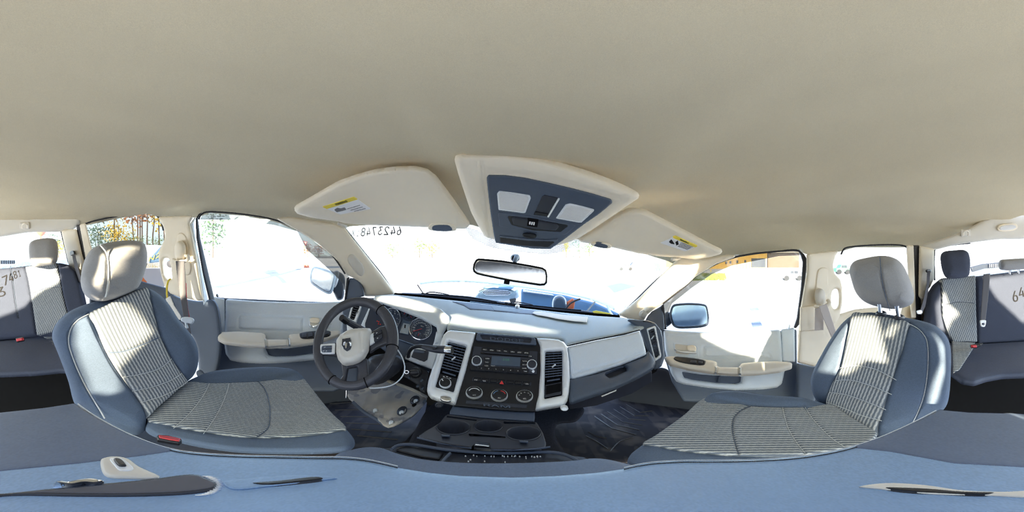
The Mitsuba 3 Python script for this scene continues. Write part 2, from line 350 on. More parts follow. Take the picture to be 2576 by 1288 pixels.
# rear header strips above the back window
rear_h = flat(2.46)
put('trim_1', puff([(-40, 512), (60, 511), (110, 514), (150, 523), (205, 528), (200, 562), (190, 574), (160, 582), (80, 584), (-40, 590)], rear_h, .02, 14, .03), 'trim_shade', kind='structure', label='grey rear roof header above the back window behind the driver side')
put('trim_2', puff([(2616, 500), (2560, 517), (2490, 545), (2420, 582), (2350, 606), (2296, 622), (2310, 634), (2350, 629), (2400, 617), (2500, 603), (2616, 588)], rear_h, .02, 14, .03), 'trim_shade', kind='structure', label='grey rear roof header with dome lamp above the back window on the passenger side')

# rear window panes and rubber
put('window_1', puff([(-60, 580), (156, 578), (178, 690), (-60, 690)], flat(2.62), 0, 0, .004, 40, sp=False, rnd=0), 'glass_clear', kind='structure', label='back window pane behind the rear headrest on the driver side')
put('window_2', puff([(2346, 622), (2640, 580), (2640, 720), (2346, 720)], flat(2.62), 0, 0, .004, 40, sp=False, rnd=0), 'glass_clear', kind='structure', label='back window pane behind the rear headrest on the passenger side')
put('trim_3', tube([(140, 579, 2.5), (153, 581, 2.5), (159, 600, 2.5), (173, 660, 2.5)], 2.2), 'rubber', kind='structure', label='black rubber seal along the side of the back window, driver side')
put('trim_4', tube([(2440, 612, 2.5), (2353, 627, 2.5), (2350, 640, 2.5), (2351, 705, 2.5)], 1.6), 'rubber', kind='structure', label='black rubber seal along the side of the back window, passenger side')

# C pillars
cl = surf((160, 580, 2.45), (200, 575, 2.35), (215, 700, 2.3))
put('trim_5', puff([(154, 581), (172, 577), (193, 576), (207, 640), (222, 690), (222, 730), (190, 700), (178, 690), (172, 662)], cl, .015, 8, .03, sp=False), 'trim_beige', kind='structure', label='pale grey rear corner pillar with belt slot beside the back window, driver side')
put('trim_6', puff([(192, 566), (203, 564), (232, 690), (236, 720), (214, 720), (205, 660)], near(cl, -.02), .01, 4, .02, sp=False, rnd=2), 'rubber', kind='structure', label='dark door gap seal beside the rear corner pillar, driver side')
put('trim_7', puff([(200, 565), (216, 561), (230, 620), (243, 668), (246, 700), (222, 700), (214, 640)], near(cl, .0), .012, 6, .02, sp=False), 'trim_beige', kind='structure', label='narrow beige frame of the rear door window behind the driver headrest')
cr = surf((2285, 620, 2.35), (2350, 630, 2.45), (2310, 740, 2.3))
put('trim_8', puff([(2312, 618), (2350, 626), (2350, 700), (2340, 722), (2326, 738), (2322, 760), (2310, 745)], cr, .015, 8, .03, sp=False), 'trim_beige', kind='structure', label='pale rear corner pillar with belt slot beside the back window, passenger side')
put('trim_9', puff([(2296, 617), (2312, 617), (2314, 700), (2318, 830), (2304, 830), (2300, 740)], near(cr, -.02), .01, 4, .02, sp=False, rnd=2), 'rubber', kind='structure', label='dark door gap seal beside the rear corner pillar, passenger side')
put('trim_10', puff([(2280, 618), (2298, 617), (2301, 700), (2304, 800), (2292, 800), (2284, 700)], cr, .012, 5, .02, sp=False, rnd=2), 'trim_beige', kind='structure', label='narrow beige frame of the rear door window on the passenger side')
put('trim_11', puff([(2270, 770), (2292, 752), (2306, 738), (2340, 730), (2360, 770), (2350, 860), (2300, 860), (2262, 800)], near(cr, -.06), .015, 8, .03, sp=False), 'trim_beige', kind='structure', label='pale lower rear corner trim between passenger headrest and rear bench')
# rear door glass
put('window_3', puff([(216, 560), (300, 538), (380, 534), (406, 550), (416, 600), (408, 660), (414, 726), (340, 712), (240, 700)], flat(2.5), 0, 0, .004, 40, sp=False, rnd=0), 'glass_tint', kind='structure', label='tinted rear door window behind the driver headrest')
put('window_4', puff([(2110, 632), (2150, 619), (2286, 617), (2304, 760), (2200, 790), (2120, 800), (2096, 780), (2090, 660)], flat(2.5), 0, 0, .004, 40, sp=False, rnd=0), 'glass_clear', kind='structure', label='rear door window behind the passenger headrest')
put('trim_12', line_on(flat(2.42), [(222, 640), (213, 566), (223, 560), (300, 543), (370, 534), (392, 541), (404, 554), (411, 580)], 2.0), 'rubber', kind='structure', label='black rubber seal around the tinted rear door window')
put('trim_13', line_on(flat(2.42), [(2116, 640), (2124, 626), (2150, 620), (2272, 618), (2282, 624), (2290, 680), (2297, 740)], 2.0), 'rubber', kind='structure', label='black rubber seal around the passenger side rear door window')
# rear door sills below these panes
sl = surf((230, 715, 2.4), (420, 735, 2.3), (300, 800, 2.3))
put('trim_14', puff([(225, 700), (340, 702), (372, 712), (420, 724), (436, 735), (450, 800), (440, 860), (380, 840), (225, 800)], sl, .015, 10, .03, sp=False), 'plastic_slate', kind='structure', label='slate rear door sill visible behind the driver seat shoulder')
put('trim_15', puff([(2085, 798), (2150, 778), (2210, 772), (2230, 790), (2230, 870), (2090, 900)], surf((2100, 790, 2.3), (2230, 780, 2.4), (2150, 880, 2.3)), .015, 10, .03, sp=False), 'trim_beige', kind='structure', label='pale rear door sill behind the passenger seat shoulder')

# B pillars
bl = surf((400, 545, 2.3), (488, 545, 2.2), (500, 757, 2.14), (415, 720, 2.22))
hole_l = [(411, 655), (414, 649), (424, 649), (429, 660), (433, 690), (434, 700), (428, 705), (421, 703), (415, 690)]
BL = [(396, 545), (488, 542), (478, 562), (482, 580), (497, 655), (513, 756), (500, 757), (453, 748), (428, 738), (420, 728), (413, 718), (405, 690), (399, 650), (400, 630), (407, 617), (413, 604), (416, 590), (411, 570)]
put('trim_16', puff(BL, bl, .02, 10, .03, 7, sp=False, holes=[hole_l]), 'trim_beige', kind='structure', label='beige middle pillar with a grab opening behind the driver door window')
put('trim_17', puff([(448, 600), (452, 588), (460, 586), (470, 594), (478, 630), (484, 680), (478, 692), (466, 690), (452, 640)], bl, .008, 4, .0, 6, lift=.019), 'trim_beige', kind='structure', label='raised belt guide panel on the driver side middle pillar')
put('trim_18', puff([(425, 738), (456, 749), (500, 757), (542, 757), (545, 940), (505, 950), (498, 900), (486, 850), (440, 790)], surf((430, 740, 2.3), (545, 760, 2.2), (520, 930, 2.15)), .02, 10, .03), 'plastic_slate', kind='structure', label='slate lower middle pillar cover behind the driver seat')
js = surf((490, 545, 2.28), (530, 760, 2.2), (545, 760, 2.24))
put('trim_19', puff([(478, 562), (490, 546), (493, 546), (487, 563), (495, 620), (523, 752), (512, 768), (497, 660)], js, .012, 3, .02, sp=False, rnd=0), 'paint_white', kind='structure', label='door jamb strip coloured white for the sun on it, beside the driver side middle pillar')  # the white colour carries the sunlit brightness of the jamb
put('trim_20', puff([(492, 550), (500, 538), (508, 534), (498, 552), (504, 600), (538, 746), (541, 760), (528, 765), (510, 690), (494, 600)], near(js, -.02), .012, 4, .02, sp=False, rnd=0), 'rubber', kind='structure', label='dark ribbed seal around the rear edge of the driver door window')
br = surf((2030, 638, 2.2), (2112, 630, 2.3), (2110, 780, 2.22), (2010, 830, 2.14))
hole_r = [(2090, 748), (2093, 732), (2100, 726), (2107, 728), (2110, 745), (2109, 765), (2104, 776), (2097, 778), (2091, 768)]
BR = [(2029, 638), (2112, 629), (2101, 645), (2095, 667), (2099, 688), (2114, 704), (2119, 725), (2118, 765), (2112, 797), (2102, 812), (2094, 816), (2092, 900), (2090, 914), (2046, 922), (2005, 912), (2008, 838), (2014, 771), (2028, 690)]
put('trim_21', puff(BR, br, .02, 10, .03, 7, sp=False, holes=[hole_r]), 'trim_beige', kind='structure', label='pale middle pillar with a grab opening behind the passenger door window')
put('trim_22', puff([(2052, 690), (2056, 678), (2066, 673), (2078, 677), (2080, 700), (2076, 750), (2048, 758), (2049, 715)], br, .008, 4, .0, 6, lift=.019), 'trim_beige', kind='structure', label='raised belt guide panel on the passenger side middle pillar')
put('trim_23', puff([(2003, 912), (2046, 921), (2070, 918), (2066, 960), (2052, 1000), (2048, 1020), (2003, 1012)], surf((2003, 912, 2.2), (2070, 918, 2.2), (2040, 1010, 2.12)), .02, 8, .03, sp=False), 'plastic_slate', kind='structure', label='slate lower middle pillar cover beside the passenger seat back')
put('trim_24', puff([(2008, 632), (2022, 638), (2029, 650), (2030, 668), (2022, 740), (2012, 815), (2002, 826), (1996, 824), (2004, 800), (2014, 725), (2019, 660), (2014, 642)], near(js, -.02) if False else flat(2.26), .012, 4, .02, sp=False, rnd=0), 'rubber', kind='structure', label='black rubber seal around the rear edge of the passenger door window')
put('trim_25', line_on(flat(2.3), [(500, 552), (505, 541), (514, 535), (525, 533), (620, 540), (700, 556), (755, 582), (800, 611), (838, 645), (868, 689)], 2.0), 'rubber', kind='structure', label='thin black seal along the arched top of the driver door window')
put('trim_26', line_on(flat(2.3), [(1668, 764), (1725, 719), (1749, 697), (1800, 665), (1850, 647), (1900, 638), (1960, 632), (2006, 630), (2020, 640)], 2.0), 'rubber', kind='structure', label='thin black seal along the arched top of the passenger door window')

# A pillars
al = surf((760, 545, 2.2), (870, 572, 2.3), (990, 738, 2.46), (915, 744, 2.4), (838, 645, 2.3))
AL = [(690, 548), (730, 545), (780, 552), (835, 560), (866, 570), (871, 577), (884, 595), (922, 642), (960, 690), (994, 736), (990, 742), (950, 745), (916, 745), (913, 724), (900, 706), (884, 697), (868, 690), (838, 646), (800, 613), (755, 584)]
put('trim_27', puff(AL, al, .02, 12, .03, 8, sp=False, rnd=3), 'trim_beige', kind='structure', label='pale front pillar with speaker grille left of the windshield')
put('speaker_grille', puff([(874, 650), (880, 640), (888, 640), (902, 653), (913, 667), (916, 684), (909, 694), (898, 689), (884, 672), (876, 660)], al, .006, 5, .0, 5, lift=.02), 'trim_shade', label='oval speaker grille on the front pillar left of the windshield', cat='speaker grille')
put('trim_28', puff([(880, 699), (893, 700), (906, 710), (914, 726), (917, 745), (872, 757), (868, 750), (875, 715)], surf((880, 700, 2.4), (915, 745, 2.36), (870, 755, 2.4)), .01, 5, .03, 5, sp=False, rnd=2), 'plastic_slate', kind='structure', label='slate triangular mirror cover at the front of the driver door window')
put('trim_29', puff([(872, 700), (879, 697), (872, 752), (866, 757)], flat(2.39), .005, 2, .02, 5, sp=False, rnd=0), 'rubber', kind='structure', label='thin black window channel beside the driver side mirror cover')
ar_ = surf((1710, 650, 2.3), (1800, 655, 2.25), (1590, 800, 2.44), (1660, 770, 2.36), (1625, 805, 2.4))
AR = [(1700, 655), (1720, 646), (1770, 650), (1830, 640), (1860, 643), (1800, 665), (1749, 697), (1725, 720), (1692, 748), (1668, 764), (1654, 773), (1640, 782), (1628, 792), (1620, 806), (1592, 806), (1552, 791), (1580, 772), (1608, 748), (1650, 706), (1688, 668)]
put('trim_30', puff(AR, ar_, .02, 12, .03, 8, sp=False, rnd=3), 'trim_beige', kind='structure', label='bright front pillar with a grab handle right of the windshield')
gh = near(ar_, .05)
k = thing('grab_handle', 'curved white grab handle on the front pillar right of the windshield', 'grab handle')
gp = [(1618, 790, .02), (1632, 776, .06), (1660, 755, .085), (1690, 731, .09), (1712, 708, .09), (1730, 690, .08), (1744, 678, .03)]
put('grip', tube([(u, v, float(ar_(u, v)) - d) for u, v, d in gp], [8, 8.5, 8.5, 8, 7.5, 6.5, 5]), 'trim_beige', k)
put('end_cap', knob(1622, 786, ar_, [(1, .02), (1, .05), (.85, .062), (.3, .068)], 12, 9, rot=-.6), 'trim_shade', k)
put('screw_cover', tube([(x, y, float(ar_(x, y)) - .094) for x, y in ((1688, 722), (1696, 729), (1699, 737))], 1.6), 'trim_shade', k)
put('screw_cover', tube([(x, y, float(ar_(x, y)) - .094) for x, y in ((1704, 706), (1711, 712), (1715, 719))], 1.6), 'trim_shade', k)
put('trim_31', puff([(1630, 794), (1640, 783), (1655, 775), (1668, 766), (1672, 826), (1664, 832), (1640, 818), (1622, 808)], surf((1640, 785, 2.38), (1670, 770, 2.4), (1650, 825, 2.34)), .01, 5, .03, 5, sp=False, rnd=2), 'plastic_slate', kind='structure', label='slate triangular mirror cover at the front of the passenger door window')
put('trim_32', puff([(1664, 768), (1670, 764), (1677, 828), (1669, 828)], flat(2.38), .005, 2, .02, 5, sp=False, rnd=0), 'rubber', kind='structure', label='thin black window channel beside the passenger side mirror cover')
# windshield
ws = surf((870, 560, 2.5), (1700, 640, 2.5), (1288, 770, 2.72))
put('window_5', puff([(850, 540), (1720, 600), (1715, 660), (1560, 800), (1250, 775), (985, 748)], ws, 0, 0, .004, 60, sp=False, rnd=0), 'glass_clear', kind='structure', label='wide windshield pane above the dashboard')
put('trim_33', puff([(984, 736), (1100, 745), (1250, 762), (1400, 780), (1500, 788), (1558, 793), (1560, 800), (1480, 800), (1380, 792), (1230, 776), (1090, 758), (984, 745)], near(ws, .03), .004, 3, .01, sp=False, rnd=0), 'black_matt', kind='structure', label='black band along the lower edge of the windshield')
put('trim_34', line_on(near(ws, .02), [(868, 574), (882, 592), (920, 640), (960, 690), (990, 734)], 2.0), 'rubber', kind='structure', label='dark seal along the left edge of the windshield')
put('trim_35', line_on(near(ws, .02), [(1704, 652), (1698, 664), (1650, 706), (1607, 748), (1575, 778), (1555, 793)], 2.2), 'rubber', kind='structure', label='dark seal along the right edge of the windshield')
# dotted sunshade band at the top of the windshield: one dot after another
dots = []
band = Polygon(spline([(1172, 572), (1200, 580), (1230, 596), (1300, 606), (1380, 620), (1440, 606), (1476, 592), (1460, 612), (1420, 630), (1380, 638), (1320, 634), (1250, 625), (1210, 610), (1180, 590)]))
bx = band.bounds
for j, y in enumerate(np.arange(bx[1], bx[3], 3.0)):
    for x in np.arange(bx[0] + (j % 2) * 1.7, bx[2], 3.4):
        if band.contains(Point(x, y)): dots.append((x, y))
D = np.array(dots); a6 = np.arange(6) * math.pi / 3
uu, vv = D[:, :1] + 1.35 * np.cos(a6), D[:, 1:] + 1.35 * np.sin(a6)
Vd = scr(near(ws, .012), uu, vv).reshape(-1, 3); Vb = scr(near(ws, .009), uu, vv).reshape(-1, 3)
nd = len(D); base = np.arange(nd)[:, None] * 6
fd = np.concatenate([np.stack([base[:, 0], base[:, 0] + i, base[:, 0] + i + 1], 1) for i in range(1, 5)])
sd = np.concatenate([np.concatenate([np.stack([base[:, 0] + i, base[:, 0] + (i + 1) % 6, base[:, 0] + (i + 1) % 6 + nd * 6], 1), np.stack([base[:, 0] + i, base[:, 0] + (i + 1) % 6 + nd * 6, base[:, 0] + i + nd * 6], 1)]) for i in range(6)])
put('dot_band', (np.vstack([Vd, Vb]), np.vstack([fd, sd])), 'paint_blue', kind='stuff', label='blue dotted sunshade band at the top of the windshield', cat='dot band', smooth=False)

# door window panes and their smoked deflectors outside
put('window_6', puff([(498, 530), (640, 540), (760, 580), (840, 640), (880, 692), (868, 762), (540, 752)], flat(2.44), 0, 0, .004, 60, sp=False, rnd=0), 'glass_clear', kind='structure', label='driver door window pane')
put('window_7', puff([(1664, 760), (1740, 690), (1850, 640), (2020, 626), (2022, 660), (2000, 832), (1668, 840)], flat(2.44), 0, 0, .004, 60, sp=False, rnd=0), 'glass_clear', kind='structure', label='passenger door window pane')
dz = surf((520, 540, 2.52), (750, 590, 2.52), (868, 720, 2.56))
put('window_deflector', puff([(503, 552), (512, 534), (620, 538), (700, 554), (755, 580), (838, 643), (880, 698), (872, 750), (862, 712), (830, 680), (770, 626), (748, 582), (690, 566), (600, 553), (515, 552)], dz, .004, 3, .002, sp=False, rnd=0), 'glass_smoke', label='smoked rain deflector along the top of the driver door window', cat='window deflector')
put('window_deflector', puff([(1666, 766), (1725, 717), (1799, 663), (1850, 644), (1900, 635), (1960, 630), (2012, 628), (2018, 642), (1960, 644), (1900, 656), (1840, 668), (1790, 690), (1740, 724), (1690, 764), (1676, 800), (1670, 800)], flat(2.52), .004, 3, .002, sp=False, rnd=0), 'glass_smoke', label='smoked rain deflector along the top of the passenger door window', cat='window deflector')

# front doors ----------------------------------------------------------------
def door(k_, mir, D):
    pass
dl = surf((540, 760, 2.32), (870, 770, 2.36), (700, 920, 2.26))
d1 = key_for('door_1'); labels[d1] = {'label': 'light grey driver door panel with armrest behind the steering wheel', 'kind': 'structure'}
put('lower_panel', puff([(532, 746), (572, 750), (860, 762), (880, 760), (905, 820), (900, 960), (840, 985), (700, 985), (560, 960), (533, 940)], dl, .01, 6, .04, 12, sp=False), 'plastic_slate', d1)
up_l = [(568, 752), (640, 757), (720, 760), (800, 761), (872, 759), (868, 800), (862, 850), (830, 880), (800, 905), (720, 913), (660, 915), (610, 913), (580, 907), (568, 890), (564, 860), (568, 800)]
pock_l = [(668, 876), (720, 878), (790, 868), (800, 872), (796, 888), (740, 896), (690, 897), (676, 893)]
put('upper_panel', puff(up_l, dl, .022, 10, .0, 8, sp=False, rnd=6, holes=[pock_l], grooves=[([(570, 768), (640, 774), (720, 778), (862, 778)], 7, .008), ([(603, 800), (606, 794), (764, 800), (762, 834), (610, 830), (602, 826), (603, 800)], 3, .005)], lift=.01), 'plastic_light', d1)
put('pocket', puff(pock_l, dl, .0, 0, .01, 8, sp=False, lift=.008), 'plastic_black', d1)
put('inset_panel', puff([(606, 797), (762, 803), (759, 831), (612, 828), (606, 823)], dl, .006, 5, 0, 6, sp=False, rnd=4, lift=.028), 'plastic_light', d1)
put('corner_trim', puff([(533, 746), (566, 752), (568, 840), (560, 850), (545, 840), (535, 838)], dl, .008, 5, .02, 8, sp=False, lift=.008), 'plastic_light', d1)
put('lock_knob', knob(548, 744, near(dl, .02), [(1, 0), (1, .02), (.6, .024)], 2.2, 4), 'plastic_black', d1)
put('handle_bezel', puff([(777, 800), (782, 797), (834, 800), (836, 803), (833, 830), (830, 832), (776, 829)], dl, .006, 3, 0, 5, sp=False, rnd=2, lift=.028), 'plastic_light', d1)
put('door_handle', puff([(778, 811), (800, 814), (832, 812), (834, 816), (802, 820), (790, 826), (779, 822)], near(dl, .045), .012, 3, .006, 4), 'chrome', d1)
put('lock_lever', puff([(781, 801), (800, 800), (804, 803), (802, 812), (781, 812)], near(dl, .04), .01, 3, .006, 4), 'trim_beige', d1)
rest_l = surf((545, 840, 2.18), (860, 840, 2.24), (700, 880, 2.12))
put('armrest', puff([(545, 840), (552, 836), (600, 834), (660, 838), (668, 842), (668, 852), (676, 856), (720, 856), (727, 852), (726, 842), (780, 837), (850, 832), (858, 836), (856, 846), (800, 866), (740, 874), (680, 878), (620, 874), (565, 867), (548, 858)], rest_l, .03, 10, .05, 6, ray=True, sp=False, rnd=3), 'trim_shade', d1)
put('pull_handle', puff([(671, 857), (724, 857), (725, 873), (673, 877)], rest_l, .02, 6, .04, 5, ray=True, sp=False, rnd=2, lift=.018), 'trim_shade', d1)
for q in ([(665, 856), (671, 857), (673, 877), (667, 877)], [(724, 856), (730, 854), (732, 873), (726, 874)]):
    put('chrome_clip', puff(q, rest_l, .022, 2, .02, 4, ray=True, sp=False, rnd=0, lift=.018), 'chrome', d1)
put('switch_plate', puff([(754, 844), (758, 841), (822, 835), (832, 838), (832, 846), (822, 851), (766, 857), (757, 854)], rest_l, .008, 3, .0, 5, ray=True, lift=.028), 'plastic_black', d1)
for q in ([(759, 844), (772, 843), (773, 853), (761, 854)], [(775, 842), (787, 841), (788, 851), (776, 853)], [(790, 840), (802, 839), (803, 850), (791, 851)], [(806, 839), (814, 838), (815, 847), (807, 848)], [(817, 838), (828, 838), (827, 845), (818, 847)]):
    put('window_switch', puff(q, rest_l, .006, 2, .0, 4, ray=True, sp=False, rnd=1, lift=.035), 'plastic_dark', d1)

dr_ = surf((1670, 830, 2.36), (1990, 835, 2.3), (1850, 970, 2.24))
d2 = key_for('door_2'); labels[d2] = {'label': 'light grey passenger door panel with armrest right of the glove box', 'kind': 'structure'}
put('lower_panel', puff([(1662, 826), (1700, 838), (1900, 838), (1970, 832), (2004, 828), (2006, 1015), (1900, 1020), (1720, 1010), (1690, 960), (1672, 900)], dr_, .01, 6, .04, 12, sp=False), 'plastic_slate', d2)
up_r = [(1668, 829), (1700, 833), (1770, 836), (1840, 836), (1900, 834), (1963, 829), (1966, 870), (1968, 912), (1975, 925), (1970, 950), (1966, 966), (1955, 975), (1920, 980), (1850, 982), (1780, 976), (1720, 967), (1700, 960), (1688, 940), (1680, 915), (1672, 880)]
pock_r = [(1714, 935), (1760, 942), (1810, 946), (1864, 947), (1862, 962), (1850, 966), (1800, 963), (1740, 955), (1720, 950)]
put('upper_panel', puff(up_r, dr_, .022, 10, .0, 8, sp=False, rnd=6, holes=[pock_r], grooves=[([(1672, 845), (1760, 853), (1840, 857), (1960, 850)], 7, .006), ([(1768, 873), (1774, 870), (1850, 876), (1930, 890), (1938, 900), (1920, 902), (1776, 902), (1768, 898), (1768, 873)], 3, .005)], lift=.01), 'plastic_light', d2)
put('pocket', puff(pock_r, dr_, .0, 0, .01, 8, sp=False, lift=.008), 'plastic_dark', d2)
put('pocket_divider', puff([(1807, 946), (1813, 946), (1808, 963), (1803, 962)], dr_, .02, 2, 0, 4, sp=False, rnd=0, lift=.008), 'plastic_slate', d2)
put('inset_panel', puff([(1773, 874), (1850, 879), (1925, 891), (1930, 898), (1778, 898), (1772, 894)], dr_, .006, 5, 0, 6, sp=False, rnd=4, lift=.028), 'plastic_light', d2)
put('corner_trim', puff([(1964, 829), (1998, 824), (1999, 912), (1968, 910)], dr_, .008, 5, .02, 8, sp=False, lift=.012), 'plastic_light', d2)
put('lock_knob', knob(1984, 822, near(dr_, .02), [(1, 0), (1, .02), (.6, .024)], 2.2, 5), 'silver_paint', d2)
put('handle_bezel', puff([(1692, 864), (1696, 861), (1752, 869), (1756, 873), (1758, 902), (1754, 904), (1700, 897), (1696, 894)], dr_, .006, 3, 0, 5, sp=False, rnd=2, lift=.028), 'plastic_light', d2)
put('handle_recess', puff([(1697, 866), (1730, 870), (1732, 893), (1700, 889)], dr_, .0, 0, .004, 5, sp=False, rnd=2, lift=.036), 'trim_shade', d2)
put('door_handle', puff([(1696, 876), (1706, 880), (1733, 882), (1750, 884), (1752, 889), (1735, 890), (1700, 884)], near(dr_, .05), .012, 3, .006, 4), 'chrome', d2)
put('lock_lever', puff([(1730, 870), (1748, 870), (1751, 874), (1750, 883), (1732, 882)], near(dr_, .045), .01, 3, .006, 4), 'trim_beige', d2)
rest_r = surf((1670, 900, 2.24), (1990, 915, 2.16), (1850, 945, 2.12))
put('armrest', puff([(1670, 898), (1690, 896), (1740, 901), (1790, 907), (1804, 911), (1803, 920), (1812, 925), (1856, 926), (1866, 914), (1900, 911), (1950, 909), (1985, 911), (1993, 914), (1992, 928), (1960, 938), (1900, 945), (1850, 947), (1800, 943), (1730, 932), (1684, 920), (1674, 910)], rest_r, .03, 10, .05, 6, ray=True, sp=False, rnd=3), 'trim_shade', d2)
put('pull_handle', puff([(1804, 926), (1858, 927), (1857, 946), (1802, 943)], rest_r, .02, 6, .04, 5, ray=True, sp=False, rnd=2, lift=.018), 'trim_shade', d2)
for q in ([(1797, 925), (1803, 926), (1802, 943), (1797, 942)], [(1857, 927), (1864, 926), (1864, 946), (1857, 946)]):
    put('chrome_clip', puff(q, rest_r, .022, 2, .02, 4, ray=True, sp=False, rnd=0, lift=.018), 'chrome', d2)
put('switch_plate', puff([(1694, 906), (1698, 901), (1710, 901), (1770, 909), (1775, 912), (1772, 921), (1762, 923), (1704, 913)], rest_r, .008, 3, 0, 5, ray=True, lift=.028), 'plastic_black', d2)
for q in ([(1736, 910), (1752, 912), (1751, 919), (1735, 917)], [(1756, 912), (1768, 914), (1766, 920), (1755, 919)]):
    put('window_switch', puff(q, rest_r, .006, 2, .0, 4, ray=True, sp=False, rnd=1, lift=.035), 'plastic_dark', d2)

# floor, fire wall, rear foot wells
put('floor', box3(A(-3.2, .55, -1.02), A(3.2, 3.75, -.985)), 'black_matt', kind='structure', label='black cabin floor under the seats')
put('wall_front', box3(A(-1.5, 3.38, -1.0), A(1.4, 3.42, -.8)), 'black_matt', kind='structure', label='dark fire wall behind the pedals and the dashboard')
put('wall_rear', join(box3(A(-4.2, 2.52, -1.02), A(-2.0, 2.56, -.53)), box3(A(2.0, 2.52, -1.02), A(4.6, 2.56, -.53))), 'black_matt', kind='structure', label='black panels added for the darkness under the rear bench halves')  # black boxes added to darken the space under the rear bench
put('wall_left', puff([(520, 935), (600, 912), (720, 914), (860, 890), (900, 860), (930, 1010), (860, 1025), (700, 1010), (530, 1010)], surf((520, 935, 2.3), (900, 880, 2.5), (800, 1010, 2.55)), .01, 8, .04, 14), 'plastic_dark', kind='structure', label='dark kick panel below the driver door')
put('wall_right', puff([(1560, 960), (1650, 925), (1680, 930), (1700, 960), (1730, 975), (1960, 985), (2010, 1015), (1990, 1040), (1760, 1040), (1640, 1030), (1560, 1010)], surf((1560, 970, 2.6), (1990, 1010, 2.25), (1700, 1035, 2.5)), .01, 8, .04, 14), 'plastic_dark', kind='structure', label='dark kick panel below the passenger door')

bs = surf((365, 1070, 1.5), (468, 957, 1.7), (497, 890, 1.7), (365, 728, 1.66), (225, 765, 1.52), (140, 850, 1.46), (250, 1040, 1.45))
hs = surf((203, 700, 1.5), (250, 750, 1.48), (365, 640, 1.62), (270, 615, 1.54), (330, 735, 1.6))
bp = surf((2206, 1096, 1.44), (2087, 1022, 1.62), (2042, 960, 1.7), (2070, 890, 1.7), (2154, 792, 1.66), (2290, 812, 1.52), (2391, 880, 1.44), (2382, 1020, 1.42))
hp = surf((2140, 680, 1.64), (2200, 765, 1.62), (2298, 745, 1.5), (2258, 660, 1.54), (2225, 700, 1.56))
# added mask out of view behind the viewer, cut to shape the sun patches
WY = -.15
def sunlit(pts):
    p = P(*np.array([(u, v, y) for u, v, y in pts]).T); k = SUN / -SUN[1]
    d = p[:, 1] - WY
    return Polygon(np.stack([p[:, 0] + d * k[0], p[:, 2] + d * k[2]], 1)).buffer(0)
OPEN = [[(175, 800, 1.48), (221, 785, 1.5), (297, 750, 1.6), (335, 775, 1.65), (382, 832, 1.7), (335, 885, 1.62), (290, 930, 1.5), (297, 985, 1.46), (270, 992, 1.44), (216, 985, 1.4), (185, 905, 1.4), (172, 860, 1.42)],
        [(262, 640, 1.55), (272, 622, 1.58), (300, 608, 1.6), (352, 622, 1.66), (362, 690, 1.66), (306, 745, 1.6), (255, 757, 1.5), (262, 700, 1.52)],
        [(-60, 672, 2.34), (70, 670, 2.32), (150, 665, 2.3), (160, 690, 2.3), (186, 700, 2.3), (165, 715, 2.28), (130, 730, 2.27), (90, 757, 2.25), (84, 772, 2.25), (55, 787, 2.25), (-60, 830, 2.25)],
        [(78, 664, 2.22), (78, 630, 2.22), (104, 612, 2.2), (124, 630, 2.2), (138, 662, 2.2)],
        [(2470, 698, 2.3), (2640, 676, 2.34), (2640, 806, 2.25), (2555, 812, 2.25), (2545, 795, 2.25), (2500, 750, 2.27)],
        [(2326, 830, 2.26), (2330, 770, 2.28), (2352, 736, 2.3), (2362, 770, 2.28), (2390, 790, 2.26), (2366, 806, 2.26), (2346, 834, 2.25)],
        [(2089, 853, 1.86), (2120, 812, 1.82), (2150, 795, 1.8), (2205, 828, 1.72), (2211, 860, 1.72), (2150, 922, 1.76), (2120, 940, 1.8), (2050, 932, 1.9)],
        [(2243, 813, 1.62), (2256, 815, 1.6), (2232, 852, 1.63), (2221, 838, 1.66)],
        [(2352, 826, 1.43), (2392, 870, 1.42), (2393, 935, 1.4), (2366, 1000, 1.38), (2350, 1034, 1.36), (2338, 1020, 1.36), (2378, 905, 1.38), (2368, 855, 1.4)],
        [(1763, 838, 2.3), (1963, 831, 2.28), (1967, 910, 2.24), (1935, 902, 2.24), (1840, 880, 2.26), (1785, 852, 2.28)],
        [(1692, 666, 2.26), (1760, 656, 2.22), (1750, 692, 2.22), (1725, 720, 2.2), (1660, 765, 2.22), (1606, 765, 2.36), (1650, 710, 2.3)],
        [(1117, 792, 1.98), (1140, 786, 2.0), (1200, 802, 2.0), (1300, 813, 2.0), (1420, 834, 1.95), (1340, 834, 1.93), (1200, 823, 1.93), (1120, 809, 1.94)],
        [(948, 750, 2.0), (1000, 746, 2.04), (1080, 768, 2.0), (1110, 785, 2.0), (1060, 778, 1.98), (1000, 764, 1.98)],
        [(504, 650, 2.22), (513, 650, 2.22), (527, 752, 2.18), (513, 768, 2.18)]]
wall = shapely.box(-8, -.40, 8, .56)
for n_, o in enumerate(OPEN):
    if n_ in (0, 1, 6, 7, 8): o = [(u, v, float((hs if n_ == 1 else bs if n_ == 0 else bp)(u, v)) - .065) for u, v, y in o]
    wall = wall.difference(sunlit(o))
wb = []
for g in getattr(wall, 'geoms', [wall]):
    m = trimesh.creation.extrude_polygon(g, .02, engine='earcut'); V = np.array(m.vertices)
    wb.append((np.c_[V[:, 0], WY - V[:, 2], V[:, 1]], np.array(m.faces)))
put('wall_back', join(*wb), 'plastic_dark', kind='structure', label='added mask out of view behind the viewer, cut to shape the sun patches', smooth=False)
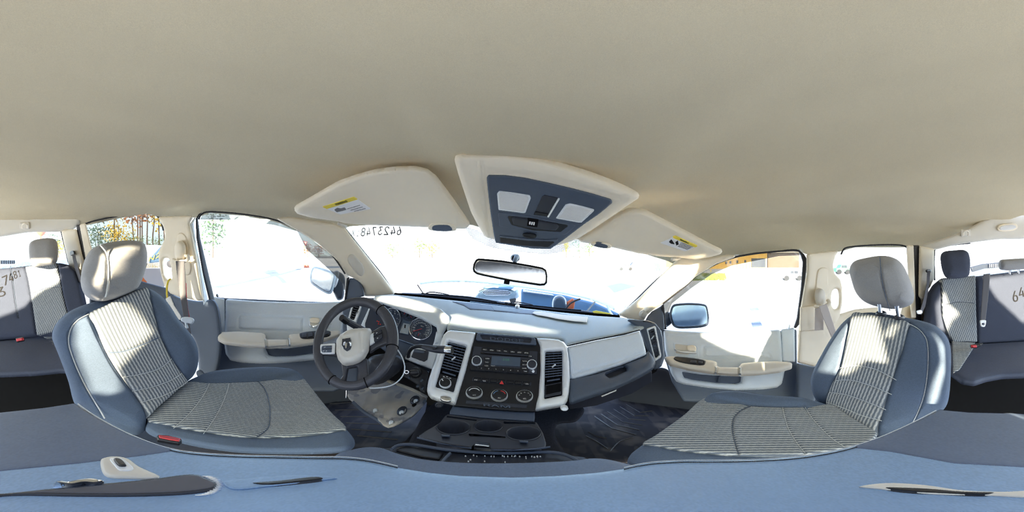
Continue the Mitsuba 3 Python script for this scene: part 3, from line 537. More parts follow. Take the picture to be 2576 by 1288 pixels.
# ---------------------------------------------------------------- front seats
def axes(a, b, c):
    """unit vectors along and across a seat face through three (u, v, Y) points: a->b across, a->c up"""
    p, q, r = (P(*x) for x in (a, b, c)); e1 = q - p; e1 /= np.linalg.norm(e1); e2 = r - p; e2 -= e1 * (e2 @ e1); e2 /= np.linalg.norm(e2)
    return e1, e2
def along(s, pts): q = spline(pts, False); return [tuple(x) for x in q]
EX, EY = A(1, 0, 0), A(0, 1, 0)
# driver seat
ds = thing('front_seat', 'grey woven driver seat with sunlit backrest facing the steering wheel', 'seat', 'front seats of the cabin')
B_OUT = [(131, 850), (134, 828), (146, 808), (168, 788), (196, 773), (234, 760), (270, 752), (302, 744), (342, 729), (368, 724), (396, 737), (420, 759), (450, 804), (478, 838), (491, 858), (499, 888), (497, 922), (486, 946), (468, 962), (440, 985), (410, 1015), (382, 1045), (369, 1064), (366, 1082), (345, 1094), (320, 1090), (290, 1080), (250, 1056), (210, 1035), (189, 1018), (172, 960), (152, 905), (138, 870)]
seamL = along(bs, [(221, 791), (196, 806), (180, 827), (173, 863), (185, 912), (216, 984), (252, 1043), (262, 1060)])
I_B = [(221, 791), (257, 772), (297, 752), (335, 736), (367, 728), (374, 755), (386, 800), (402, 850), (432, 906), (468, 962), (440, 985), (415, 1008), (385, 1035), (366, 1054), (345, 1022), (322, 988), (300, 955), (279, 921), (262, 890), (250, 860), (236, 822)]
cross = [along(bs, q) for q in ([(262, 890), (300, 888), (350, 870), (402, 848)], [(300, 955), (340, 948), (390, 930), (428, 900)], [(325, 992), (370, 982), (420, 960), (452, 935)], [(345, 1022), (390, 1008), (435, 985), (466, 962)])]
gr = [(seamL, 3, .008)]
put('backrest', puff(B_OUT, bs, .075, 34, .12, 7, ray=True, grooves=gr + [(along(bs, [(221, 791), (250, 860), (279, 921), (322, 988), (366, 1054)]), 4, .01), (along(bs, [(367, 728), (386, 800), (402, 850), (432, 906), (468, 962)]), 4, .01)]), 'cloth_slate', ds, smooth=60)
e1, e2 = axes((300, 955, 1.5), (428, 900, 1.6), (260, 790, 1.53))
put('backrest_panel', puff(I_B, bs, .012, 9, .02, 6, ray=True, lift=.068, grooves=[(c, 3, .007) for c in cross], uv=(e2 * 1.3, e1 * 1.3)), 'cloth_weave', ds, smooth=True)
put('piping', line_on(bs, seamL, 1.5, lift=.070, sp=False, ray=True), 'thread_light', ds)
for c in cross[1:]: put('stitching', line_on(bs, c, .8, lift=.075, sp=False, ray=True), 'thread_light', ds)
cz = surf((370, 1060, 1.5), (468, 960, 1.74), (500, 945, 1.8), (750, 950, 1.97), (880, 1110, 1.4), (600, 1120, 1.38), (650, 1030, 1.66))
C_OUT = [(367, 1084), (372, 1058), (420, 1008), (468, 962), (500, 946), (512, 942), (545, 938), (600, 933), (650, 930), (700, 930), (735, 935), (760, 947), (778, 968), (800, 1000), (825, 1034), (852, 1062), (880, 1090), (892, 1108), (892, 1122), (880, 1134), (850, 1140), (780, 1143), (700, 1143), (600, 1139), (510, 1127), (440, 1112), (395, 1102)]
C_IN = [(470, 968), (520, 970), (600, 968), (655, 965), (710, 958), (754, 950), (775, 970), (800, 1002), (835, 1045), (872, 1085), (850, 1091), (800, 1100), (730, 1106), (660, 1109), (600, 1106), (540, 1098), (480, 1088), (430, 1078), (372, 1062), (420, 1010)]
csx = [along(cz, q) for q in ([(648, 966), (665, 985), (677, 1020), (679, 1050), (674, 1085), (645, 1109)], [(574, 972), (568, 995), (550, 1040), (530, 1075), (512, 1100)], [(525, 972), (512, 1000), (480, 1045), (438, 1086)])]
cush_bump = lambda u, v: .045 * np.exp(-((v - 935 - .02 * (u - 650)) / 22) ** 2) * np.clip((u - 480) / 60, 0, 1)
put('cushion', puff(C_OUT, cz, .03, 22, .16, 7, bump=cush_bump, grooves=[(C_IN[:6], 4, .008), (C_IN[9:18], 4, .006)]), 'cloth_slate', ds, smooth=60)
put('cushion_panel', puff(C_IN, cz, .008, 8, .01, 6, lift=.031, grooves=[(c, 3.5, .007) for c in csx], uv=(EX, EY)), 'cloth_weave', ds, smooth=True)
put('seam', line_on(cz, csx[0], 1.0, lift=.036, sp=False), 'plastic_slate', ds)
for c in csx[1:]: put('seam', line_on(cz, c, .7, lift=.036, sp=False), 'thread_light', ds)
H_OUT = [(203, 714), (204, 690), (209, 665), (218, 643), (232, 626), (257, 614), (293, 607), (335, 605), (362, 612), (370, 635), (369, 665), (361, 695), (348, 722), (328, 738), (306, 747), (280, 754), (254, 758), (228, 753), (211, 738)]
hseam = along(hs, [(256, 617), (266, 632), (269, 655), (266, 690), (260, 725), (252, 755)])
hr = put('headrest', puff(H_OUT, hs, .10, 46, .1, 6, ray=True, grooves=[(hseam, 3, .01)]), 'cloth_grey', ds, smooth=60)
put('piping', line_on(hs, hseam, 1.6, lift=.098, sp=False, ray=True), 'thread_light', hr)
put('recliner_cover', puff([(494, 935), (504, 930), (516, 940), (528, 948), (500, 950)], flat(2.0), .01, 4, .04, 5), 'plastic_slate', ds)

# passenger seat
ps = thing('front_seat', 'grey woven passenger seat with raised headrest facing the glove box', 'seat', 'front seats of the cabin')
PB = [(2040, 970), (2040, 952), (2048, 928), (2066, 893), (2090, 852), (2118, 814), (2138, 797), (2160, 789), (2190, 786), (2232, 791), (2284, 800), (2325, 809), (2354, 820), (2378, 842), (2390, 868), (2392, 930), (2387, 1000), (2380, 1022), (2364, 1040), (2320, 1070), (2280, 1092), (2235, 1106), (2206, 1104), (2170, 1082), (2140, 1064), (2110, 1042), (2088, 1025), (2062, 1014), (2048, 998)]
pI = [(2154, 792), (2190, 795), (2240, 803), (2291, 817), (2284, 850), (2276, 880), (2264, 915), (2252, 950), (2240, 990), (2226, 1040), (2212, 1085), (2206, 1098), (2180, 1088), (2146, 1070), (2116, 1045), (2088, 1022), (2100, 975), (2120, 935), (2132, 885), (2140, 845)]
pcross = [along(bp, q) for q in ([(2124, 930), (2160, 925), (2210, 935), (2258, 962)], [(2112, 962), (2150, 962), (2200, 978), (2246, 1000)], [(2098, 992), (2140, 1000), (2190, 1020), (2232, 1040)], [(2090, 1018), (2135, 1035), (2180, 1055), (2222, 1068)])]
pseam = along(bp, [(2291, 818), (2315, 832), (2332, 855), (2336, 890), (2330, 950), (2316, 1010), (2296, 1060), (2280, 1088)])
put('backrest', puff(PB, bp, .075, 34, .12, 7, ray=True, grooves=[(pseam, 3, .008), (pI[3:12], 4, .01), (along(bp, [(2154, 792), (2140, 845), (2120, 935), (2100, 975), (2088, 1022)]), 4, .01)]), 'cloth_slate', ps, smooth=60)
e1, e2 = axes((2124, 930, 1.62), (2258, 962, 1.5), (2160, 795, 1.62))
put('backrest_panel', puff(pI, bp, .012, 9, .02, 6, ray=True, lift=.068, grooves=[(c, 3, .007) for c in pcross], uv=(e2 * 1.3, e1 * 1.3)), 'cloth_weave', ps, smooth=True)
put('stitching', line_on(bp, pseam, .8, lift=.07, sp=False, ray=True), 'thread_light', ps)
for c in pcross: put('stitching', line_on(bp, c, .8, lift=.075, sp=False, ray=True), 'thread_light', ps)
PC = [(1578, 1166), (1579, 1158), (1586, 1144), (1602, 1130), (1640, 1103), (1680, 1075), (1718, 1050), (1745, 1028), (1773, 1007), (1797, 996), (1836, 991), (1870, 994), (1903, 1000), (1940, 1004), (1990, 1007), (2049, 1013), (2080, 1018), (2110, 1040), (2140, 1060), (2180, 1085), (2211, 1105), (2205, 1125), (2120, 1150), (2000, 1168), (1850, 1178), (1700, 1184), (1620, 1186), (1590, 1180)]
PI = [(1617, 1124), (1650, 1102), (1718, 1053), (1773, 1008), (1815, 1014), (1850, 1021), (1887, 1028), (1930, 1031), (1980, 1032), (2025, 1031), (2060, 1027), (2090, 1024), (2130, 1050), (2170, 1075), (2205, 1098), (2190, 1118), (2110, 1140), (2014, 1153), (1940, 1156), (1856, 1155), (1790, 1150), (1718, 1142), (1660, 1132)]
pcz = surf((370, 1060, 1.5), (468, 960, 1.74), (500, 945, 1.8), (750, 950, 1.97), (880, 1110, 1.4), (600, 1120, 1.38), (650, 1030, 1.66))
pcs = [along(pcz, q) for q in ([(1887, 1029), (1862, 1042), (1846, 1060), (1842, 1085), (1848, 1120), (1858, 1153)], [(1968, 1033), (1974, 1060), (1984, 1090), (2003, 1122), (2025, 1150)], [(2025, 1033), (2042, 1060), (2064, 1085), (2092, 1112), (2124, 1134)])]
pbump = lambda u, v: .045 * np.exp(-((v - 1000 - .05 * (u - 1850)) / 20) ** 2) * np.clip((2080 - u) / 60, 0, 1)
put('cushion', puff(PC, pcz, .03, 22, .16, 7, bump=pbump, grooves=[(PI[3:10], 4, .008), (PI[17:], 4, .006)]), 'cloth_slate', ps, smooth=60)
put('cushion_panel', puff(PI, pcz, .008, 8, .01, 6, lift=.031, grooves=[(c, 3.5, .007) for c in pcs], uv=(EX, EY)), 'cloth_weave', ps, smooth=True)
put('seam', line_on(pcz, pcs[0], 1.0, lift=.036, sp=False), 'plastic_slate', ps)
for c in pcs[1:]: put('seam', line_on(pcz, c, .7, lift=.036, sp=False), 'thread_light', ps)
PH = [(2137, 682), (2140, 668), (2150, 657), (2184, 648), (2210, 644), (2235, 645), (2258, 654), (2272, 668), (2284, 692), (2295, 722), (2300, 745), (2296, 762), (2282, 771), (2262, 776), (2241, 777), (2215, 773), (2189, 766), (2168, 754), (2152, 734), (2143, 708)]
phs = along(hp, [(2217, 647), (2220, 670), (2228, 705), (2242, 742), (2254, 776)])
hr = put('headrest', puff(PH, hp, .09, 46, .1, 6, ray=True, grooves=[(phs, 2.5, .006)]), 'cloth_grey', ps, smooth=60)
put('seam', line_on(hp, phs, .9, lift=.09, sp=False, ray=True), 'plastic_slate', hr)
for (u0, v0, u1, v1, y) in ((2212, 765, 2216, 796, 1.54), (2256, 770, 2262, 806, 1.49)):
    q = put('headrest_post', tube([(u0, v0, y), (u1, v1, y)], 4, sp=False), 'chrome', ps)
    put('post_sleeve', knob(u1, v1 - 4, level(-.12) if False else surf((u1, v1, y), (u1 + 40, v1, y), (u1, v1 - 8, y + .05)), [(1, -.02), (1, .012), (.7, .018), (.5, .018)], 14, 5), 'plastic_dark', q)

RAY = True
# ---------------------------------------------------------------- rear bench, seen past each front seat
rb = thing('rear_bench', 'rear bench half with black marker digits 37481, behind the driver seat', 'bench seat')
rs = surf((0, 680, 2.36), (230, 680, 2.3), (0, 860, 2.2))
put('backrest', puff([(-60, 682), (0, 676), (35, 673), (70, 669), (110, 664), (152, 662), (178, 668), (196, 684), (206, 710), (216, 760), (230, 800), (235, 860), (180, 852), (100, 848), (0, 858), (-60, 862)], rs, .05, 16, .12, 8, sp=False, rnd=6, grooves=[([(34, 670), (38, 700), (46, 760), (54, 800)], 2, .008), ([(70, 672), (78, 705), (85, 745), (92, 790), (100, 845)], 3, .012), ([(152, 664), (158, 700), (166, 745), (178, 790), (190, 850)], 3, .01)]), 'cloth_rear', rb, smooth=60)
e1, e2 = axes((85, 745, 2.3), (166, 745, 2.28), (75, 690, 2.34))
put('backrest_panel', puff([(70, 674), (110, 667), (150, 664), (158, 700), (166, 745), (178, 792), (168, 812), (140, 838), (100, 846), (92, 790), (85, 745), (78, 705)], rs, .01, 5, .02, 6, sp=False, rnd=2, lift=.045, grooves=[([(85, 742), (120, 728), (166, 724)], 2, .006)], uv=(e2 * 1.3, e1 * 1.3)), 'cloth_weave', rb, smooth=True)
put('bolster', puff([(152, 664), (178, 669), (196, 685), (207, 715), (218, 765), (232, 810), (234, 856), (186, 850), (178, 792), (166, 745), (158, 700)], rs, .02, 8, .02, 7, sp=False, rnd=3, lift=.045), 'cloth_rear', rb, smooth=60)
put('stitching', line_on(rs, [(33, 671), (38, 700), (46, 760), (54, 800)], .5, lift=.046), 'plastic_slate', rb)
for txt, at, rt, up in (('3', (2, 752), (22, -7), (-8, -22)), ('7', (16, 723), (16, -7), (-7, -22)), ('4', (31, 713), (11, -5), (-5, -19)), ('8', (43, 706), (9, -5), (-5, -18)), ('1', (56, 700), (4, -2), (-5, -16)), ('2', (-16, 745), (17, -6), (-6, -20))):
    put('marker_digit', text(txt, rs, at, rt, up, lift=.0505, depth=.001), 'ink_black', rb)
put('cushion', puff([(-60, 864), (0, 858), (60, 852), (100, 843), (140, 836), (200, 840), (240, 850), (240, 940), (150, 940), (90, 946), (0, 950), (-60, 950)], surf((0, 858, 2.2), (200, 850, 2.2), (0, 945, 1.95)), .04, 18, .03, 9, sp=False, rnd=8), 'vinyl_dark', rb, smooth=60)
put('cushion_panel', puff([(104, 846), (138, 838), (150, 870), (140, 886), (128, 870)], surf((0, 858, 2.2), (200, 850, 2.2), (0, 945, 1.95)), .008, 3, .01, 5, sp=False, rnd=2, lift=.032, uv=(EX, EY)), 'cloth_weave', rb, smooth=True)
rh = surf((75, 640, 2.26), (146, 640, 2.24), (110, 668, 2.22))
put('headrest', puff([(73, 632), (75, 614), (82, 606), (100, 601), (122, 599), (138, 602), (145, 614), (146, 640), (143, 658), (136, 665), (110, 669), (84, 671), (77, 660)], rh, .05, 20, .07, 5, ray=True), 'cloth_grey', rb, smooth=60)
rb = thing('rear_bench', 'rear bench half with black marker digits 642, behind the passenger seat', 'bench seat')
rs = surf((2340, 720, 2.3), (2576, 690, 2.36), (2400, 860, 2.2))
put('backrest', puff([(2328, 770), (2332, 740), (2345, 718), (2362, 704), (2400, 700), (2448, 696), (2500, 690), (2560, 682), (2640, 674), (2640, 862), (2576, 862), (2450, 868), (2390, 866), (2326, 860), (2320, 820)], rs, .05, 16, .12, 8, sp=False, rnd=6, grooves=[([(2362, 702), (2362, 780), (2372, 835), (2390, 862)], 3, .012), ([(2448, 698), (2450, 780), (2452, 860)], 3, .012)]), 'cloth_rear', rb, smooth=60)
e1, e2 = axes((2362, 780, 2.3), (2450, 780, 2.3), (2362, 710, 2.34))
put('backrest_panel', puff([(2362, 703), (2400, 699), (2448, 696), (2449, 780), (2452, 862), (2392, 862), (2376, 840), (2364, 800)], rs, .01, 5, .02, 6, sp=False, rnd=2, lift=.045, grooves=[([(2364, 770), (2400, 762), (2448, 765)], 2, .006)], uv=(e2 * 1.3, e1 * 1.3)), 'cloth_weave', rb, smooth=True)
put('lower_panel', puff([(2452, 780), (2470, 742), (2500, 762), (2540, 800), (2576, 812), (2640, 812), (2640, 862), (2576, 860), (2454, 866)], rs, .012, 8, .02, 8, sp=False, rnd=4, lift=.04), 'cloth_rear', rb, smooth=60)
for txt, at, rt, up in (('6', (2540, 764), (15, -5), (-5, -26)), ('4', (2556, 752), (15, -4), (-4, -24)), ('2', (2574, 748), (15, -4), (-4, -24))):
    put('marker_digit', text(txt, rs, at, rt, up, lift=.0515, depth=.001), 'ink_black', rb)
cs_ = surf((2390, 862, 2.2), (2576, 858, 2.2), (2400, 945, 1.95))
put('cushion', puff([(2340, 862), (2390, 862), (2450, 866), (2576, 859), (2640, 857), (2640, 952), (2576, 952), (2520, 954), (2478, 962), (2450, 972), (2420, 968), (2396, 950), (2360, 930)], cs_, .04, 18, .03, 9, sp=False, rnd=8), 'vinyl_dark', rb, smooth=60)
put('cushion_panel', puff([(2393, 864), (2452, 868), (2446, 885), (2430, 910), (2412, 938), (2396, 944)], cs_, .008, 3, .01, 5, sp=False, rnd=2, lift=.036, uv=(EX, EY)), 'cloth_weave', rb, smooth=True)
rh = surf((2367, 660, 2.24), (2440, 660, 2.26), (2400, 700, 2.2))
put('headrest', puff([(2366, 650), (2368, 639), (2376, 633), (2400, 630), (2424, 629), (2434, 635), (2440, 655), (2440, 680), (2436, 694), (2420, 699), (2395, 701), (2380, 698), (2371, 682)], rh, .05, 20, .07, 5, ray=True), 'cloth_rear', rb, smooth=60)
put('headrest', puff([(2512, 662), (2516, 655), (2540, 652), (2580, 650), (2600, 651), (2600, 676), (2576, 677), (2530, 680), (2514, 676)], flat(2.26), .04, 12, .06, 5), 'cloth_grey', rb, smooth=60)
put('headrest_post', tube([(2540, 676, 2.28), (2541, 690, 2.28)], 2.2, sp=False), 'chrome', rb)
put('headrest_post', tube([(2562, 675, 2.28), (2563, 688, 2.28)], 2.2, sp=False), 'chrome', rb)

# seat belts and buckles
bt = thing('seat_belt', 'dark grey front seat belt hanging from the driver side pillar', 'seat belt')
put('anchor_cover', puff([(440, 630), (442, 614), (448, 607), (457, 606), (464, 612), (468, 626), (466, 645), (460, 654), (448, 655), (442, 648)], near(bl, .05), .03, 10, .02, 4, ray=True), 'trim_beige', bt)
put('belt_guide', tube([(436, 653, 2.13), (444, 657, 2.12), (456, 657, 2.11), (468, 656, 2.11), (474, 650, 2.11), (472, 643, 2.11), (466, 644, 2.11)], 4), 'trim_beige', bt)
put('webbing', puff([(442, 657), (464, 657), (467, 700), (471, 760), (478, 820), (482, 850), (470, 850), (462, 800), (452, 740), (445, 690)], surf((450, 655, 2.1), (470, 655, 2.1), (475, 850, 1.98)), .002, 2, .003, 6, sp=False, rnd=0), 'webbing', bt)
put('buckle_tongue', puff([(456, 800), (466, 797), (486, 801), (489, 806), (484, 815), (472, 814), (474, 826), (468, 827), (464, 812), (456, 808)], flat(1.97), .012, 3, .01, 4), 'plastic_light', bt)
put('webbing_edge', line_on(flat(2.04), [(468, 712), (469, 740), (473, 780), (477, 800)], .8), 'red_plastic', bt)
bt = thing('seat_belt', 'front seat belt coloured pale for sunlight, on the passenger side pillar', 'seat belt')
put('anchor_cover', puff([(2050, 750), (2051, 734), (2058, 726), (2066, 726), (2074, 734), (2076, 750), (2073, 764), (2062, 770), (2053, 764)], near(br, .05), .03, 10, .02, 4, ray=True), 'trim_shade', bt)
put('belt_guide', tube([(2050, 770, 2.1), (2062, 773, 2.1), (2078, 769, 2.1), (2086, 762, 2.1), (2082, 754, 2.11)], 4.5), 'trim_beige', bt)
put('webbing', puff([(2060, 770), (2080, 764), (2092, 800), (2108, 850), (2112, 870), (2100, 872), (2086, 836), (2070, 800)], flat(2.06), .002, 2, .003, 6, sp=False, rnd=0), 'webbing_sunlit', bt)
put('webbing', puff([(2050, 776), (2072, 772), (2072, 830), (2049, 832)], flat(2.09), .002, 2, .003, 6, sp=False, rnd=0), 'webbing_sunlit', bt)
put('retractor_cover', puff([(2012, 772), (2052, 768), (2050, 832), (2012, 834)], near(br, .03), .01, 6, .02, 6, sp=False, rnd=3), 'trim_beige', bt)
bt = thing('seat_belt', 'grey lap belt hanging on the rear bench behind the passenger seat', 'seat belt')
put('webbing', puff([(2474, 690), (2491, 688), (2486, 750), (2479, 808), (2466, 808), (2470, 750)], near(rs, .09), .002, 2, .003, 6, sp=False, rnd=0), 'webbing', bt)
put('buckle_tongue', puff([(2465, 806), (2480, 806), (2480, 814), (2477, 822), (2468, 822), (2465, 814)], near(rs, .1), .006, 2, .006, 4, holes=[ell(2472.5, 815, 3, 2.4)]), 'silver_paint', bt)
bt = thing('seat_belt', 'dark belt slanting from the rear corner pillar on the passenger side', 'seat belt')
put('webbing', puff([(2332, 682), (2341, 681), (2337, 720), (2328, 770), (2318, 792), (2312, 790), (2324, 750), (2331, 715)], near(cr, .08), .002, 2, .003, 6, sp=False, rnd=0), 'webbing', bt)
put('belt_guide', puff([(2329, 679), (2342, 678), (2342, 685), (2330, 685)], near(cr, .06), .006, 2, .02, 4), 'plastic_black', bt)
put('buckle_tongue', puff([(2306, 782), (2318, 780), (2320, 788), (2308, 790)], near(cr, .1), .006, 2, .006, 4), 'silver_paint', bt)
bt = thing('seat_belt', 'dark belt slanting from the rear corner pillar on the driver side', 'seat belt')
put('webbing', puff([(181, 640), (189, 640), (197, 674), (204, 700), (206, 712), (199, 710), (188, 676)], near(cl, .1), .002, 2, .003, 6, sp=False, rnd=0), 'webbing', bt)
put('belt_guide', puff([(176, 634), (186, 631), (188, 640), (178, 643)], near(cl, .04), .006, 2, .02, 4), 'plastic_black', bt)
RAY = True
def buckle(label, body, red, s):
    b = thing('belt_buckle', label, 'belt buckle')
    put('body', puff(body, s, .02, 4, .05, 4, sp=False, rnd=2), 'plastic_black', b)
    put('release_button', puff(red, s, .006, 2, .0, 4, sp=False, rnd=1, lift=.019), 'red_plastic', b)
buckle('red buckle button between the driver seat and the centre armrest', [(392, 1103), (398, 1097), (424, 1098), (456, 1107), (458, 1114), (450, 1121), (430, 1118), (396, 1112)], [(398, 1101), (424, 1103), (455, 1110), (450, 1117), (430, 1114), (400, 1108)], surf((392, 1105, 1.26), (458, 1112, 1.24), (420, 1125, 1.2)))
buckle('small red buckle on the rear bench behind the driver seat', [(40, 850), (60, 847), (63, 858), (44, 862)], [(43, 852), (59, 849), (61, 856), (45, 859)], flat(2.03))
buckle('small red buckle with black stalk on the rear bench, passenger side', [(2440, 867), (2456, 864), (2474, 862), (2470, 868), (2456, 876), (2442, 876)], [(2442, 868), (2454, 867), (2455, 874), (2443, 874)], flat(2.03))
tg = thing('hang_tag', 'white paper tag on a yellow string at the driver side pillar', 'tag')
put('string', tube([(429, 702, 2.14), (424, 706, 2.13), (420, 722, 2.12), (420, 740, 2.1), (421, 752, 2.1)], 2.0), 'label_yellow', tg)
put('paper', puff([(416, 752), (428, 744), (438, 768), (456, 796), (454, 806), (444, 800), (430, 778)], surf((416, 752, 2.08), (456, 800, 2.0), (440, 760, 2.06)), .002, 2, .002, 5, sp=False, rnd=2), 'paper_white', tg)
for k_, (u, v, sss, lb) in enumerate(((62, 568, rear_h, 'grey coat hook on the rear roof header, driver side'), (2429, 586, rear_h, 'grey coat hook on the rear roof header, passenger side'))):
    q = thing('coat_hook', lb, 'coat hook')
    put('base', puff([(u - 13, v - 8), (u + 12, v - 10), (u + 13, v + 8), (u - 12, v + 9)], near(sss, .02), .006, 3, .02, 4, sp=False, rnd=3), 'trim_shade', q)
    put('hook', tube([(u - 6, v + 6, 2.4), (u - 5, v - 3, 2.37), (u + 1, v - 6, 2.36), (u + 7, v - 3, 2.37), (u + 7, v + 6, 2.4)], 1.6), 'trim_beige', q)
q = thing('dome_lamp', 'small oval dome lamp on the rear roof header', 'lamp')
put('frame', puff([(2508, 574), (2514, 566), (2540, 562), (2556, 563), (2560, 572), (2552, 579), (2526, 583), (2512, 581)], near(rear_h, .02), .008, 3, .02, 4), 'trim_beige', q)
put('lens', puff([(2513, 574), (2518, 569), (2540, 566), (2552, 567), (2555, 572), (2549, 576), (2526, 579), (2516, 578)], near(rear_h, .02), .004, 2, .0, 3, lift=.008), 'lens_plastic', q)

RAY = True
# ---------------------------------------------------------------- sun visors, overhead console, mirrors
v1s = surf((1000, 418, 1.76), (740, 525, 2.0), (1180, 560, 2.1))
sv = thing('sun_visor', 'large beige sun visor above the steering wheel with a warning label', 'sun visor')
put('panel', puff([(738, 526), (744, 516), (762, 506), (850, 455), (900, 437), (950, 424), (1000, 418), (1045, 417), (1075, 424), (1098, 442), (1130, 484), (1158, 524), (1180, 556), (1183, 566), (1172, 576), (1140, 575), (1060, 571), (980, 568), (900, 565), (870, 562), (850, 557), (820, 553), (780, 547), (748, 538)], v1s, .035, 22, .03, 10, sp=False, rnd=5, grooves=[(along(v1s, [(860, 470), (940, 445), (1020, 438), (1070, 446), (1092, 470)]), 6, .003)]), 'trim_beige', sv, smooth=60)
lb = put('warning_label', puff([(813, 515), (891, 490), (934, 520), (857, 534)], v1s, 0, 0, .001, 12, sp=False, rnd=0, lift=.037), 'print_white', sv)
put('yellow_band', puff([(813, 515), (891, 490), (900, 496), (823, 520)], v1s, 0, 0, .0006, 10, sp=False, rnd=0, lift=.038), 'label_yellow', lb)
put('heading', text('WARNING', v1s, (846, 511), (30, -9), (-4, -4), lift=.039, depth=.0004, bold=True), 'ink_black', lb)
for i in range(5):
    a, b = A(850 + i * 9, 515 + i * 3.0), A(892 + i * 7, 502 + i * 4.2)
    if i > 1: put('print_line', line_on(v1s, [a + (6, -1), b], .8, lift=.038, sp=False, sides=4), 'print_grey', lb)
put('pictogram', puff([(842, 522), (850, 517), (858, 519), (868, 516), (872, 522), (862, 525), (848, 528)], v1s, 0, 0, .0005, 4, sp=False, rnd=0, lift=.038), 'print_grey', lb)
ck = put('mirror_clip', puff([(1078, 572), (1080, 562), (1088, 556), (1120, 555), (1136, 558), (1146, 566), (1148, 574), (1138, 577)], v1s, .008, 4, .02, 5, lift=.03), 'trim_beige', sv)
put('clip_recess', puff([(1088, 572), (1090, 563), (1114, 560), (1132, 563), (1138, 573)], v1s, .003, 2, 0, 4, lift=.038), 'plastic_slate', ck)
put('hinge', tube([(850, 562, 2.14), (862, 566, 2.16), (870, 570, 2.2)], 4), 'trim_shade', sv)
v2s = surf((1600, 521, 2.0), (1810, 630, 2.12), (1480, 600, 2.1))
sv = thing('sun_visor', 'beige sun visor right of the overhead console with a warning label', 'sun visor')
put('panel', puff([(1452, 600), (1480, 582), (1525, 554), (1560, 532), (1580, 523), (1600, 522), (1625, 527), (1670, 551), (1736, 585), (1789, 614), (1815, 626), (1819, 632), (1811, 640), (1789, 646), (1750, 653), (1712, 648), (1660, 645), (1604, 637), (1540, 622), (1485, 613), (1458, 608)], v2s, .035, 20, .03, 10, sp=False, rnd=5, grooves=[(along(v2s, [(1545, 556), (1580, 546), (1610, 549), (1660, 574), (1760, 626)]), 6, .003)]), 'trim_beige', sv, smooth=60)
lb = put('warning_label', puff([(1661, 608), (1699, 592), (1753, 616), (1722, 629)], v2s, 0, 0, .001, 10, sp=False, rnd=0, lift=.037), 'print_white', sv)
put('yellow_band', puff([(1692, 595), (1699, 592), (1753, 616), (1747, 619)], v2s, 0, 0, .0006, 8, sp=False, rnd=0, lift=.038), 'label_yellow', lb)
put('heading', text('WARNING', v2s, (1708, 600), (22, 10), (2, -3), lift=.039, depth=.0004, bold=True), 'ink_black', lb)
for q in ([(1682, 605), (1688, 599), (1692, 605), (1696, 611), (1686, 609)], [(1698, 606), (1704, 602), (1706, 611), (1700, 614)]):
    put('pictogram', puff(q, v2s, 0, 0, .0005, 4, sp=False, rnd=0, lift=.038), 'ink_black', lb)
for i in range(5):
    put('print_line', line_on(v2s, [(1712 - i * 2, 606 + i * 2.4), (1741 - i * 3, 618 + i * 1.6)], .7, lift=.038, sp=False, sides=4), 'print_grey', lb)
ck = put('mirror_clip', puff([(1486, 613), (1490, 608), (1502, 606), (1520, 607), (1535, 612), (1538, 618), (1530, 622)], v2s, .008, 4, .02, 5, lift=.03), 'trim_beige', sv)
put('clip_recess', puff([(1494, 614), (1500, 609), (1516, 610), (1528, 615), (1526, 620)], v2s, .003, 2, 0, 4, lift=.038), 'plastic_slate', ck)
put('hinge', tube([(1690, 652, 2.14), (1702, 652, 2.17), (1712, 648, 2.2)], 3.5), 'trim_shade', sv)

oc = thing('overhead_console', 'overhead console with two map lamps between the sun visors', 'overhead console')
os_ = surf((1200, 382, 1.66), (1600, 490, 1.82), (1220, 597, 2.06), (1400, 618, 2.08), (1150, 392, 1.66))
OC = [(1143, 402), (1146, 390), (1160, 382), (1218, 380), (1260, 381), (1294, 384), (1340, 391), (1381, 400), (1440, 417), (1490, 433), (1540, 452), (1580, 470), (1604, 483), (1609, 490), (1606, 499), (1580, 516), (1533, 549), (1490, 578), (1457, 598), (1436, 608), (1405, 617), (1375, 622), (1330, 619), (1280, 610), (1240, 602), (1220, 596), (1204, 570), (1185, 534), (1168, 484), (1153, 438)]
put('housing', puff(OC, os_, .05, 30, .02, 8, sp=False, rnd=6, grooves=[([(1208, 400), (1212, 430), (1222, 500), (1228, 560), (1236, 600)], 5, .006), ([(1228, 424), (1320, 430), (1400, 445), (1500, 472), (1560, 492)], 5, .004)]), 'trim_beige', oc, smooth=60)
pl = put('face_panel', puff([(1224, 440), (1229, 433), (1272, 434), (1320, 440), (1381, 453), (1440, 467), (1490, 480), (1536, 494), (1540, 502), (1510, 528), (1468, 557), (1420, 594), (1385, 619), (1340, 618), (1290, 610), (1247, 603), (1242, 580), (1235, 534), (1228, 480)], os_, .008, 5, .02, 7, sp=False, rnd=4, lift=.054), 'plastic_slate', oc, smooth=50)
for nm, q, off in (('l', [(1252, 478), (1257, 472), (1290, 476), (1331, 482), (1334, 489), (1321, 525), (1316, 526), (1256, 518)], 0), ('r', [(1400, 540), (1424, 506), (1434, 503), (1465, 510), (1493, 518), (1490, 524), (1462, 550), (1455, 550)], 0)):
    lm = put('lamp_bezel', puff([tuple(x) for x in scaled(np.mean(q, 0), q) * 1.0 + (np.array(q) - np.mean(q, 0)) * .05], os_, .006, 2, 0, 4, sp=False, rnd=2, lift=0.0610), 'silver_paint', pl)
